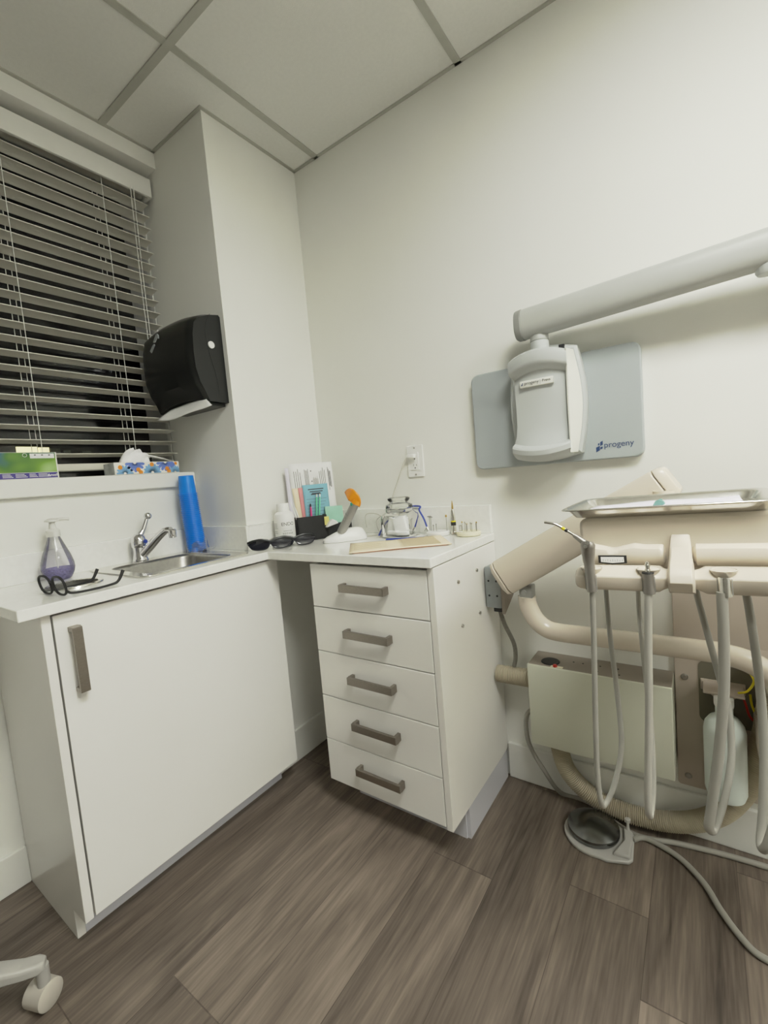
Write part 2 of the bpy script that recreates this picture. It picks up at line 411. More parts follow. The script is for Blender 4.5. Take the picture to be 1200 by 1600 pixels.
# ceiling grid
tz0, tz1 = H-.004, H+.002
n = 1
def trim(mb, m, bev=0):
    global n
    o = struct('trim_%d' % n, mb, m, bev=bev); n += 1; return o
for x in (.452, 1.098, 1.708, 2.318, 2.928, 3.538): trim(MB().box(x-.012, x+.012, YE, 0, tz0, tz1), TBAR)
for y in (-.64, -1.25, -1.86, -2.47, -3.08): trim(MB().box(0, XE, y-.012, y+.012, tz0-.0006, tz1), TBAR)
trim(MB().box(CX, XE, -.012, 0, tz0, tz1).box(CX, CX+.012, -CY, 0, tz0, tz1).box(0, CX+.012, -CY-.012, -CY, tz0, tz1).box(0, .012, YE, -CY, tz0, tz1), TBAR)
# window with its sill
w1 = struct('window_1', MB().box(-.16, -.12, WY, -CY, WB, WB+.055).box(-.16, -.12, WY, -CY, WT-.05, WT).box(-.16, -.12, WY, WY+.05, WB, WT).box(-.16, -.12, -CY-.006, -CY, WB, WT).box(-.155, -.12, -1.42, -1.37, WB, WT), TRIMW, bev=.003)
struct('pane', MB().box(-.142, -.138, WY+.04, -CY-.004, WB+.05, WT-.045), GLASS, w1)
trim(MB().box(-.16, .022, WY, -CY-.001, WB, 1.229), TRIMW, bev=.004)
# outside in the dark
bd = thing('neighbouring_building', (-3.4, .3, -1), 'dark building across the street with a lit strip of windows', 'building')
obj('wall', MB().box(-3.8, -3.3, -6, 5, -1, 6), NIGHT, bd, smooth=False)
ZL = 1.54
for k, (a, b_, z0, z1, m_) in enumerate(((-.082, .075, 1.585, 1.69, LITW), (.085, .165, 1.58, 1.685, LITW), (.178, .255, 1.575, 1.675, DIMW), (.28, .34, 1.60, 1.66, DIMW), (.44, .52, 1.60, 1.65, DIMW))):
    obj('window', MB().box(-3.3, -3.28, a, b_, z0, z1), m_, bd, smooth=False)
fl = MB()
for k in range(46):
    t = k/45; fl.ball((-2.9+.05*math.sin(k*2.1), 1.0+.02*math.sin(k*1.3)*(1.6-t)+.012*math.cos(k*4.1), 1.56+.16*t), .004, seg=6)
o = tag(obj('string_lights', fl, FAIRY), 'tiny yellow string lights on a tree outside the window', 'string lights'); o['kind'] = 'stuff'

# ceiling lamp (above and behind the camera)
def ceiling_light(x0, x1, y0, y1, label, m_):
    cl = thing('ceiling_light', ((x0+x1)/2, (y0+y1)/2, H-.012), label, 'ceiling light')
    obj('frame', MB().prism([(x0, y0), (x1, y0), (x1, y1), (x0, y1)], 'z', H-.030, H-.005, [[(x0+.025, y0+.025), (x1-.025, y0+.025), (x1-.025, y1-.025), (x0+.025, y1-.025)]]), TBAR, cl, smooth=False)
    obj('diffuser', MB().box(x0+.025, x1-.025, y0+.025, y1-.025, H-.028, H-.022), m_, cl, smooth=False)
ceiling_light(1.72, 2.306, -1.46, -.86, 'flat square white ceiling light panel nearest the window wall', DIFFUSER)
ceiling_light(2.94, 3.526, -1.46, -.86, 'flat square white fill light panel added out of view, farthest to the right', DIFFUSER)  # added fill panel out of view, brightens the faces turned to the right

# ------------------------------------------------------------------ window blind
bl = thing('window_blind', (-.06, -1.4, 1.25), 'white horizontal slat blind hanging over the dark window', 'blind')
BY0, BY1 = WY+.02, -.461
obj('valance', MB().box(-.045, -.033, WY+.008, -.456, 2.322, 2.392).box(-.085, -.045, -.468, -.456, 2.322, 2.392), TRIMW, bl, smooth=False, bev=.002)
obj('headrail', MB().box(-.110, -.065, BY0, BY1, 2.345, 2.39), BLIND, bl, smooth=False)
sl = MB(); SP = .0472; NS = 22; XB = -.086
for k in range(NS):
    zc = 1.310+SP*k; tilt = math.radians(9); ring0 = []; ring1 = []
    for y, ring in ((BY0, ring0), (BY1, ring1)):
        top = []; bot = []
        for j in range(7):
            uu = -.024+.048*j/6; h = .0032*(1-(uu/.024)**2)
            x = XB+uu*math.cos(tilt); z = zc+uu*math.sin(tilt)+h
            top.append(sl.bm.verts.new((x, y, z+.0013))); bot.append(sl.bm.verts.new((x, y, z-.0013)))
        ring += top+bot[::-1]
    for j in range(14): sl.bm.faces.new((ring0[j], ring0[(j+1) % 14], ring1[(j+1) % 14], ring1[j]))
    sl.bm.faces.new(ring0[::-1]); sl.bm.faces.new(ring1)
obj('slats', sl, BLIND, bl)
obj('bottom_rail', MB().box(XB-.025, XB+.025, BY0, BY1, 1.255, 1.279, bev=.004), BLIND, bl)
for y in (-.935, -.632, -1.3, -1.75, -2.15):
    for dy, x in ((0, XB+.026), (.004, XB-.026), (-.012, XB-.027)):
        obj('ladder_cord', MB().cyl((x, y+dy, 1.265), (x, y+dy, 2.35), .0011, seg=6), TRIMW, bl)
for dy in (0, .011): obj('lift_cord', MB().tube([(-.03, -.53-dy, 2.33), (-.029, -.535-dy, 2.0), (-.029, -.535-dy, 1.62+dy)], .0012, 6), TRIMW, bl)

# ------------------------------------------------------------------ worktop, sink and cabinets
ct = thing('worktop', (.55, -.4, ZC-.028), 'white stone L-shaped worktop over the sink cabinet and drawers', 'worktop')
D, E_, W_, L_ = .449, .471, 1.1142, 1.194
GR = (.245, -1.005)
outer = [(.001, -L_), (D, -L_), (D, -E_), (W_, -E_), (W_, -.001), (CX+.001, -.001), (CX+.001, -CY-.001), (.001, -CY-.001)]
SX0, SX1, SY0, SY1 = .095, .385, -.855, -.555
hole1 = rect_r(SX0-.004, SX1+.004, SY0-.004, SY1+.004, .04); hole2 = circle(GR[0], GR[1], .062)
obj('slab', MB().prism(outer, 'z', ZC-.028, ZC, [hole1, hole2]), QUARTZ, ct, smooth=False, bev=.0025)
bs = MB().box(.001, .017, -L_, -CY-.001, ZC, 1.0).box(.017, CX+.017, -CY-.017, -CY-.001, ZC, 1.003).box(CX+.001, CX+.017, -CY-.001, -.001, ZC, 1.003).box(CX+.017, W_-.004, -.019, -.001, ZC, 1.012)
obj('backsplash', bs, QUARTZ, ct, smooth=False, bev=.002)

sc = thing('sink_cabinet', (.22, -.78, 0), 'white single-door base cabinet under the sink', 'cabinet')
XD = .4255
obj('side_panel', MB().prism([(.004, 0), (.352, 0), (.352, .083), (XD, .083), (XD, .88), (.004, .88)], 'y', -1.146, -1.126), LAMINATE, sc, smooth=False, bev=.001)
obj('side_panel', MB().box(CX+.02, XD-.02, -.44, -.424, .09, .88), LAMINATE, sc, smooth=False)
obj('carcass', MB().box(.004, XD-.021, -1.125, -.455, .09, .106).box(.004, .012, -1.125, -.455, .1, .88), LAMINATE, sc, smooth=False)
obj('toe_kick', MB().box(.335, .35, -1.125, -.436, 0, .089), PLINTH, sc, smooth=False)
dr = obj('door', MB().box(XD-.019, XD, -1.1215, -.412, .085, .873), GLOSSW, sc, smooth=False, bev=.0012)
def bar_handle(p0, p1, out, w, t=.009, parent=None):
    """flat bar pull with two square feet, p0..p1 along the bar, out = direction it stands off"""
    p0, p1, out = V(p0), V(p1), V(out); d = (p1-p0).normalized(); s_ = d.cross(out)
    mb = MB()
    def blk(a, c, depth0, depth1):
        pts = []
        for q in (a, c):
            for dd in (depth0, depth1):
                for w_ in (-w/2, w/2): pts.append(q+out*dd+s_*w_)
        i = [(0, 1, 3, 2), (4, 6, 7, 5), (0, 4, 5, 1), (2, 3, 7, 6), (0, 2, 6, 4), (1, 5, 7, 3)]
        vs = [mb.bm.verts.new(x) for x in pts]
        for f in i: mb.bm.faces.new([vs[k] for k in f])
    blk(p0, p1, .026-t*.5, .026+t*.5)
    blk(p0, p0+d*.011, 0, .0215); blk(p1-d*.011, p1, 0, .0215)
    return obj('handle', mb, NICKEL, parent, smooth=False, bev=.0012)
bar_handle((XD, -1.083, .672), (XD, -1.083, .838), (1, 0, 0), .022, parent=dr)

dc = thing('drawer_cabinet', (.88, -.23, 0), 'white five-drawer cabinet beside the dental equipment', 'cabinet')
YD = -.457
obj('side_panel', MB().prism([(YD, .104), (-.002, .104), (-.002, .88), (YD, .88)], 'x', 1.0935, 1.1135), LAMINATE, dc, smooth=False, bev=.001)
obj('side_panel', MB().box(.643, .661, YD+.02, -.02, .104, .88), LAMINATE, dc, smooth=False)
obj('carcass', MB().box(.661, 1.0935, YD+.024, -.02, .104, .12).box(.661, 1.0935, -.03, -.02, .12, .88), LAMINATE, dc, smooth=False)
obj('plinth', MB().box(.675, 1.112, -.345, -.016, 0, .1035).box(.675, 1.1, -.35, -.345, 0, .1035), PLINTH, dc, smooth=False)
zz = (.874, .727, .574, .417, .261, .110); hz = (.806, .657, .505, .351, .198)
for k in range(5):
    d_ = obj('drawer', MB().box(.641, 1.0905, YD, YD+.019, zz[k+1]+.0015, zz[k]-.0015), GLOSSW, dc, smooth=False, bev=.0015)
    bar_handle((.785, YD, hz[k]), (.957, YD, hz[k]), (0, -1, 0), .024, parent=d_)
for (y, z) in ((-.313, .807), (-.173, .812), (-.171, .669), (-.305, .668)):
    obj('screw', MB().cyl((1.1135, y, z), (1.1175, y, z), .0065, .0055, 14), STEEL, dc)

sk = thing('sink', (.24, -.705, ZC), 'small stainless steel drop-in sink in the white worktop', 'sink')
RX0, RX1, RY0, RY1 = .035, .408, -.89, -.505
obj('rim', MB().prism(rect_r(RX0, RX1, RY0, RY1, .03), 'z', ZC+.0005, ZC+.005, [rect_r(SX0, SX1, SY0, SY1, .05, 8)]), STEEL, sk, bev=.0015)
def ringloop(bm, x0, x1, y0, y1, rr, z): return [bm.verts.new((p[0], p[1], z)) for p in rect_r(x0, x1, y0, y1, rr, 8)]
bas = MB(); lps = []
for ins, z, rr in ((0, ZC+.003, .05), (.004, ZC-.01, .05), (.012, ZC-.11, .05), (.03, ZC-.14, .06), (.08, ZC-.147, .05)):
    lps.append(ringloop(bas.bm, SX0+ins, SX1-ins, SY0+ins, SY1-ins, rr, z))
for A, B in zip(lps, lps[1:]):
    for k in range(len(A)): bas.bm.faces.new((A[k], A[(k+1) % len(A)], B[(k+1) % len(A)], B[k]))
bas.bm.faces.new(lps[-1])
obj('basin', bas, STEELB, sk, solid=.0012)
obj('drain', MB().lathe([(0, -.146), (.03, -.146), (.036, -.143), (.04, -.145)], (.24, -.705, ZC)), CHROME, sk)
fc = thing('faucet', (.07, -.71, ZC+.005), 'chrome single-lever faucet with a round ball handle', 'faucet')
F0 = V((.068, -.727, ZC+.005))
obj('base', MB().lathe([(0, 0), (.026, 0), (.027, .004), (.024, .012), (.021, .03), (.021, .05)], F0), CHROME, fc)
obj('body', MB().lathe([(.023, .05), (.025, .055), (.025, .075), (.022, .088), (.012, .098), (0, .1)], F0), CHROME, fc)
obj('spout', MB().tube([F0+V((.010, .004, .022)), F0+V((.045, .018, .052)), F0+V((.085, .035, .088)), F0+V((.11, .045, .104)), F0+V((.128, .053, .104))], [.0155, .015, .0135, .0125, .012], 16), CHROME, fc)
obj('aerator', MB().lathe([(0, -.018), (.012, -.018), (.013, -.014), (.013, .008), (.009, .012), (0, .013)], F0+V((.132, .055, .096))), CHROME, fc)
lv = obj('lever', MB().tube([F0+V((0, 0, .085)), F0+V((.004, .018, .11)), F0+V((.006, .035, .148))], [.013, .0085, .007], 12), CHROME, fc)
obj('ball_knob', MB().ball(F0+V((.007, .04, .158)), .0135), CHROME, lv)
obj('temperature_mark', MB().cyl(F0+V((.02, .012, .07)), F0+V((.026, .014, .07)), .007, seg=14), BLUEB, fc)
gm = thing('grommet', (GR[0], GR[1], ZC), 'round steel ring of the waste hole in the worktop behind the eyeglasses', 'grommet')
obj('ring', MB().lathe([(.060, .0), (.060, .003), (.064, .005), (.072, .0035), (.073, .0005)], (GR[0], GR[1], ZC), 48), STEEL, gm)
obj('sleeve', MB().lathe([(.060, .002), (.0595, -.1), (0, -.102)], (GR[0], GR[1], ZC), 40), STEELB, gm)

# cups
CUPX, CUPY = .082, -.513
cupm = MB().lathe([(0, .0735), (.026, .0735), (.0275, .072), (.0318, .0035), (.0355, .0032), (.0358, 0), (.0312, 0), (.0262, .071), (0, .0715)], (CUPX, CUPY, ZC+.002), 28)
ordn = ['topmost', 'second', 'third', 'fourth', 'fifth', 'sixth', 'seventh', 'eighth', 'ninth', 'tenth', 'eleventh', 'twelfth', 'thirteenth', 'fourteenth', 'fifteenth', 'sixteenth', 'seventeenth', 'eighteenth', 'nineteenth', 'twentieth', 'twenty-first', 'twenty-second', 'twenty-third', 'twenty-fourth', 'twenty-fifth', 'twenty-sixth', 'twenty-seventh', 'twenty-eighth', 'twenty-ninth', 'thirtieth', 'thirty-first', 'thirty-second']
NC = 32; DZ = .0073
cup0 = obj('plastic_cup', cupm, BLUEC, org=(CUPX, CUPY, ZC+.002))
for k in range(NC):
    c = cup0 if k == 0 else cup0.copy()
    if k: COL.objects.link(c)
    c.location = (CUPX-.0003*k, CUPY-.0002*k, ZC+.002+DZ*k)
    q = NC-1-k
    tag(c, 'blue plastic cup, topmost of the upside-down stack by the sink' if q == 0 else ('blue plastic cup at the bottom of the upside-down stack by the sink' if k == 0 else 'blue plastic cup, %s from the top of the stack by the sink' % ordn[q]), 'cup', 'blue cups stacked by the sink')
def crinkle(uu, vv):
    a = -2.1+3.0*uu; rr = .041+.004*math.sin(9*uu+3*vv)+.003*math.sin(23*uu)
    return V((CUPX+rr*math.cos(a)*(1+.25*uu), CUPY+.002+rr*.9*math.sin(a), ZC+.0012+vv*(.03+.02*uu+.006*math.sin(17*uu))))
bag = MB().grid(crinkle, 30, 6).grid(lambda uu, vv: V((CUPX+.03+.07*uu, CUPY-.03+.05*vv, ZC+.001+.018*abs(math.sin(5*uu+2*vv))*uu+.012*vv*uu)), 12, 6)
tag(obj('plastic_bag', bag, BAGGL), 'clear plastic bag crumpled around the foot of the blue cup stack', 'bag')

# soap bottle
SBX, SBY = .085, -.985
sb = thing('soap_bottle', (SBX, SBY, ZC), 'clear pear-shaped pump bottle with a little lavender soap', 'soap bottle')
prof = [(0, 0), (.028, 0), (.033, .004), (.041, .02), (.0445, .036), (.043, .052), (.036, .078), (.027, .102), (.019, .124), (.0155, .134), (.0155, .14)]
obj('bottle', MB().lathe(prof, (SBX, SBY, ZC+.001), 36), SOAPGL, sb)
obj('liquid', MB().lathe([(0, .002), (.027, .002), (.032, .005), (.0395, .02), (.0425, .034), (.0425, .036), (0, .036)], (SBX, SBY, ZC+.001), 36), LIQ, sb)
pm = obj('pump', MB().lathe([(.0185, .135), (.0185, .154), (.015, .158), (.010, .16), (.008, .175), (.008, .18), (.019, .182), (.018, .187), (.01, .191), (0, .192)], (SBX, SBY, ZC), 28).tube([(SBX, SBY, ZC+.185), (SBX+.01, SBY+.026, ZC+.187), (SBX+.012, SBY+.043, ZC+.184)], [.006, .005, .004], 10), CLRP, sb)
obj('dip_tube', MB().cyl((SBX, SBY, ZC+.01), (SBX-.003, SBY, ZC+.135), .002, seg=8), CLRP, sb)

# eyeglasses lying on the worktop
eg = thing('eyeglasses', (.33, -1.04, ZC), 'black-framed eyeglasses with open temples on the worktop edge', 'glasses')
GL = at(81, 915, 'z', ZC+.022); GL = V((.360, -1.092, ZC+.0285))
gdir = V((.97, .12, 0)).normalized(); gfw = V((-.12, .99, 0)).normalized(); gup = V((-gfw.x*.18, -gfw.y*.18, 1)).normalized()
fr_ = MB(); ln = MB()
def lens_pts(c, n_=28):
    o_ = []
    for k in range(n_):
        a = 2*PI*k/n_; ca, sa = math.cos(a), math.sin(a)
        o_.append(c+gdir*(.0275*abs(ca)**.8*(1 if ca > 0 else -1))+gup*(.0245*abs(sa)**.85*(1 if sa > 0 else -1)))
    return o_
for sgn in (-1, 1):
    c = GL+gdir*(.034*sgn); pts = lens_pts(c)
    fr_.tube(pts+[pts[0], pts[1]], .003, 8, n=2); 
    lc_ = MB(); lc_.face(pts)
    obj('lens', lc_, LENSGL, eg, smooth=False)
fr_.tube([GL-gdir*.009+gup*.006, GL+gup*.01, GL+gdir*.009+gup*.006], .003, 8)
obj('frame', fr_, BLKMAT, eg)
for sgn in (-1, 1):
    q0 = GL+gdir*(.062*sgn)-gup*.014
    def low(d, z): p = q0+gfw*d; return V((p.x, p.y, ZC+z))
    pts = [q0, low(.012, .008), low(.05, .0045), low(.105, .0045), low(.128, .010), low(.145, .036)]
    obj('temple', MB().tube(pts, [.0026, .0024, .0024, .0026, .003, .004], 8, sy=1.3), BLKMAT, eg)

# sunglasses
def sunglasses(c, yaw, name, label, folded=False):
    t = thing(name, (c[0], c[1], ZC), label, 'sunglasses')
    m_ = TR((c[0], c[1], ZC))@RZ(yaw)@Matrix.Scale(1.1, 4)
    for sgn in (-1, 1):
        def f(uu, vv, s_=sgn):
            a = (uu-.5)*1.9; h = (vv-.5)
            w = .036*math.sin(a)/math.sin(.95)*(1-.55*max(0, .5-vv)**1.2)
            return V((s_*.036+w, -.012+.016*(abs(s_*.036+w)/.07)**2+.004*math.sin(vv*3), .021+h*.038*(1-.35*abs(a/.95)**2.5)))
        obj('lens', MB().grid(f, 14, 8).xf(m_), SUNGL, t, solid=.0018)
    fr = MB().tube([(-.072, .006, .03), (-.052, -.006, .037), (-.03, -.011, .039), (-.008, -.013, .034), (0, -.0135, .032), (.008, -.013, .034), (.03, -.011, .039), (.052, -.006, .037), (.072, .006, .03)], .0028, 8)
    obj('frame', fr.xf(m_), BLKSIDE, t)
    for sgn in (-1, 1):
        tp = [(sgn*.071, .004, .03), (sgn*.073, .035, .022), (sgn*.068, .065, .010), (sgn*.060, .080, .004)]
        if folded: tp = [(sgn*.071, .004, .03), (sgn*.060, .014+.006*sgn, .028), (0, .020+.006*sgn, .020), (sgn*-.045, .018+.006*sgn, .012)]
        obj('temple', MB().tube(tp, [.0045, .004, .0032, .003], 8).xf(m_), BLKSIDE, t)
    return t
sunglasses((.425, -.432), math.radians(49), 'sunglasses', 'black wraparound sunglasses at the inner corner of the worktop')
sunglasses((.466, -.352), math.radians(49), 'sunglasses', 'second pair of dark sunglasses, folded behind the first before the black organizer', True)
tag(obj('grey_strip', MB().tube([(.345, -.425, ZC+.006), (.345, -.345, ZC+.028)], .005, 8, spline=False), CABLE), 'thin grey stick leaning along the backsplash behind the sunglasses', 'stick')

# glove box and tissue box on the sill
gx = thing('glove_box', (-.03, -1.03, 1.2295), 'green and indigo printed glove box on the window sill', 'box')
GY0, GY1 = -1.165, -.918
obj('carton', MB().box(-.03, .0, GY0, GY1, 1.2295, 1.313), TRIMW, gx, smooth=False, bev=.001)
obj('printed_front', MB().box(.0, .0006, GY0+.002, GY1-.004, 1.25, 1.312), GLOVE, gx, smooth=False)
obj('indigo_band', MB().box(.0, .0008, GY0+.002, GY1-.004, 1.2315, 1.2485), PURPLE, gx, smooth=False)
obj('white_panel', MB().box(.0005, .0011, -.990, -.925, 1.294, 1.309), PAPER, gx, smooth=False)
tl = MB()
for (y0, wd) in ((-1.065, .026), (-1.033, .03), (-.998, .022), (-.974, .032)):
    for k in range(3): tl.box(.0008, .0012, y0, y0+wd*(1-.12*k), 1.2355+.0042*k, 1.237+.0042*k)
obj('small_print', tl, PAPER, gx, smooth=False)
obj('lettering', lettering('Ansell', .028, (.001, -.950, 1.2365), (0, 1, 0), (0, 0, 1), bold=.012), PAPER, gx, smooth=False)
tl = MB()
for y0 in (-.984, -.965, -.946): tl.box(.0011, .0014, y0+.005, y0+.010, 1.302, 1.3065)
obj('panel_print', tl, GREYP, gx, smooth=False)
obj('oval_mark', MB().torus((.0008, -1.003, 1.304), .0055, .0007, RY(PI/2), 20, 6), PAPER, gx)
tx = thing('tissue_box', (-.01, -.62, 1.2295), 'flat tissue box with blue and orange flowers on the window sill', 'tissue box')
TY0, TY1 = -.755, -.512; TZ0, TZ1 = 1.2295, 1.2735
obj('carton', MB().box(-.059, .021, TY0, TY1, TZ0, TZ1), TBOX, tx, smooth=False, bev=.001)
obj('end_panel', MB().box(-.058, .0205, TY0-.0006, TY0, TZ0+.001, TZ1-.001), TSIDE, tx, smooth=False)
def daisy(cy, cz, rr, a0, a1, n_):
    mb = MB()
    for k in range(n_):
        a = a0+(a1-a0)*k/(n_-1); d = V((0, math.cos(a), math.sin(a))); p = V((.0214, cy, cz))
        q = V((0, -d.z, d.y))
        pts = []
        for t, w in ((.15, .08), (.5, .13), (.8, .16), (.95, .1), (1, 0), (.95, -.1), (.8, -.16), (.5, -.13), (.15, -.08)):
            c_ = p+d*(rr*t)+q*(rr*w); c_.z = min(max(c_.z, TZ0+.0015), TZ1-.0015); c_.y = min(max(c_.y, TY0+.001), TY1-.001); pts.append(c_)
        mb.face(pts)
    return mb
obj('violet_flower', daisy(-.682, TZ1-.002, .036, PI*1.05, PI*1.95, 7), FLV, tx, smooth=False)
obj('violet_flower', daisy(-.567, TZ1-.002, .036, PI*1.05, PI*1.95, 7), FLV, tx, smooth=False)
obj('blue_flower', daisy(-.62, TZ0+.004, .034, 0, PI, 9), FLB, tx, smooth=False)
obj('blue_flower', daisy(-.72, TZ0+.004, .03, 0, PI, 8), FLB, tx, smooth=False)
obj('blue_flower', daisy(-.53, TZ0+.002, .026, .2, PI, 8), FLB, tx, smooth=False)
for (cy, cz, rr) in ((-.735, TZ0+.026, .008), (-.62, TZ1-.010, .008), (-.672, TZ0+.016, .008), (-.664, TZ0+.006, .008), (-.562, TZ0+.017, .008), (-.556, TZ0+.006, .008), (-.525, TZ1-.008, .006)):
    obj('orange_petal', MB().face([V((.0218, p[0], min(max(p[1], TZ0+.001), TZ1-.001))) for p in circle(cy, cz, rr, n=14)]), FLO, tx, smooth=False)
obj('oval_mark', MB().face([V((.0222, p[0], p[1])) for p in circle(-.541, TZ1-.013, .012, .009, n=18)]), FLV, tx, smooth=False)
def tis(uu, vv):
    a = 2*PI*uu; h = vv
    y = -.665+(.054+.012*h)*math.cos(a)*(1-.55*h)+.03*h*h
    x = -.012+.018*math.sin(a)*(1-.5*h)+.006*math.sin(5*a+4*h)
    return V((x, y, TZ1-.001+.043*math.sin(h*PI*.5)*(1-.25*math.cos(a)*h)+.004*math.sin(7*a)*h-.012*max(0, math.cos(a))*h))
tsm = MB().grid(tis, 40, 8)
tsm.grid(lambda uu, vv: V((-.012+.024*(vv-.5)+.004*math.sin(7*uu+4*vv), -.645+.125*uu, TZ1+.030-.027*uu**1.4+.005*math.sin(9*vv+3*uu)*(1-uu))), 16, 8)
tag(obj('tissue', tsm, TISSUE, solid=.0006), 'white tissue pulled up out of the flowered tissue box', 'tissue')

# ------------------------------------------------------------------ paper towel dispenser
pd = thing('towel_dispenser', (.15, -.50, 1.43), 'black folded-towel dispenser on the column beside the window', 'dispenser')
DX0, DX1 = -.030, .297
YW = -CY-.001
def dprof():    # (y, z) outline of the side view
    return [(YW, 1.463), (YW, 1.792), (-.455, 1.800), (-.50, 1.790), (-.545, 1.770), (-.568, 1.745), (-.578, 1.70), (-.582, 1.63), (-.580, 1.575), (-.568, 1.53), (-.548, 1.495), (-.535, 1.463)]
prof_d = dprof()
fm = MB()
NX = 24
cols = []
for i in range(NX+1):
    t = i/NX; x = DX0+(DX1-DX0)*t; ed = min(t, 1-t); sh = 1-max(0, 1-ed/.08)**2.2*(.035 if t < .5 else .09); arch = -.020*(2*abs(t-.5))**2.4
    cols.append([fm.bm.verts.new((x, YW+(y-YW)*sh, (1.463+(z-1.463)*(1+arch/.33*max(0, (z-1.6))/.2)) if z > 1.5 else z+(.022*(1-(2*abs(t-.5))**2) if z < 1.5 and y < -.53 else 0))) for (y, z) in prof_d])
for a_, b2 in zip(cols, cols[1:]):
    for k in range(len(prof_d)): k2 = (k+1) % len(prof_d); fm.bm.faces.new((a_[k], a_[k2], b2[k2], b2[k]))
fm.bm.faces.new(cols[0]); fm.bm.faces.new(cols[-1][::-1])
bo = obj('cover', fm, BLKGLOSS, pd)
obj('side_seam', MB().tube([(.2977, -.49, 1.775), (.2977, -.515, 1.72), (.2977, -.512, 1.66), (.2977, -.50, 1.60), (.2977, -.487, 1.54), (.2977, -.485, 1.49)], .0009, 6), BLKMAT, pd)
obj('lock_button', MB().cyl((.296, -.498, 1.665), (.3005, -.498, 1.665), .0125, seg=20), WHITEP, pd)
yl = -.5830
lg = MB().prism([(.04, 1.716), (.066, 1.739), (.074, 1.739), (.079, 1.732), (.078, 1.722), (.070, 1.727), (.052, 1.714)], 'y', yl, yl+.004)
obj('emblem', lg.xf(TR((.028, 0, -.004))), SILVP, pd, smooth=False)
obj('emblem', MB().prism([(.012, 1.690), (.034, 1.706), (.046, 1.709), (.048, 1.704), (.036, 1.694), (.020, 1.682)], 'y', yl, yl+.003).xf(TR((.028, 0, -.004))), SILVP, pd, smooth=False)
obj('slot_tray', MB().box(.02, .275, -.53, YW, 1.452, 1.466), BLKSIDE, pd, smooth=False, bev=.003)
TW = (at(268, 640, 'y', -.520), at(318, 620, 'y', -.520), at(246, 657, 'y', -.600), at(331, 631, 'y', -.560))
def tow(uu, vv):
    p = TW[0].lerp(TW[1], uu).lerp(TW[2].lerp(TW[3], uu), vv)
    return p+V((0, 0, .004*math.sin(8*uu+3*vv)*vv-.012*math.sin(PI*uu)*vv*vv))
tag(obj('paper_towel', MB().grid(tow, 18, 6), PAPER, solid=.0008), 'white paper towel sticking out of the black dispenser', 'paper towel')

# ------------------------------------------------------------------ things in the worktop corner
def up_bottle(c, r_, h, name, label):
    t = thing(name, (c[0], c[1], ZC), label, 'bottle')
    obj('bottle', MB().lathe([(0, 0), (r_*.95, 0), (r_, .004), (r_, h*.66), (r_*.93, h*.74), (r_*.62, h*.80), (r_*.55, h*.82)], (c[0], c[1], ZC+.001), 36), WHITEP, t)
    obj('cap', MB().lathe([(r_*.60, h*.81), (r_*.62, h*.815), (r_*.60, h*.985), (r_*.55, h), (0, h)], (c[0], c[1], ZC), 36), WHITEP, t)
    return t
BX, BY_ = .384, -.318; BR = .0395
eb = up_bottle((BX, BY_), BR, .162, 'solution_bottle', 'white round bottle printed ENDO in the worktop corner')
def wrap(mb, ang0):
    for v in mb.bm.verts:
        a = ang0+v.co.x/BR; v.co = V((BX+(BR+.0005)*math.cos(a), BY_+(BR+.0005)*math.sin(a), v.co.z))
    return mb
A0 = math.atan2(CAM.y-BY_, CAM.x-BX)
def wl(text, width, s0, z):
    mb = lettering(text, width, (0, 0, 0), (1, 0, 0), (0, 1, 0))
    for v in mb.bm.verts: v.co = V((v.co.x+s0, 0, z+v.co.y))
    return wrap(mb, A0)
obj('lettering', wl('ENDO', .050, -.012, ZC+.077), DARKP, eb, smooth=False)
sm = MB()
for k, (s0, wd, z) in enumerate(((-.006, .034, .056), (-.010, .042, .048), (-.010, .042, .044), (-.05, .02, .085), (-.05, .02, .079), (-.05, .02, .073), (-.05, .022, .067), (-.05, .018, .055), (-.05, .02, .049))):
    q = MB(); 
    for i in range(6):
        x0 = s0+wd*i/6; x1 = s0+wd*(i+.8)/6
        sm.bm.faces.new([sm.bm.verts.new((BX+(BR+.0005)*math.cos(A0+x/BR), BY_+(BR+.0005)*math.sin(A0+x/BR), ZC+z+dz)) for (x, dz) in ((x0, 0), (x1, 0), (x1, .0016), (x0, .0016))])
obj('small_print', sm, GREYP, eb, smooth=False)

# desk organizer turned slightly
og = thing('desk_organizer', (.47, -.13, ZC), 'black open desk organizer holding papers and pens in the worktop corner', 'organizer')
MO = TR((.407, -.270, ZC))@RZ(math.radians(64.5))
def org_box(x0, x1, y0, y1, h): return MB().box(x0, x1, y0, y0+.003, 0.001, h).box(x0, x1, y1-.003, y1, .001, h).box(x0, x0+.003, y0, y1, .001, h).box(x1-.003, x1, y0, y1, .001, h).box(x0, x1, y0, y1, .001, .004)
obj('tall_tray', org_box(0, .125, .0, .062, .098).xf(MO), BLKMAT, og, smooth=False)
obj('low_tray', org_box(.125, .235, .0, .062, .058).xf(MO), BLKMAT, og, smooth=False)
def og_p(x, y, z): return MO@V((x, y, z))
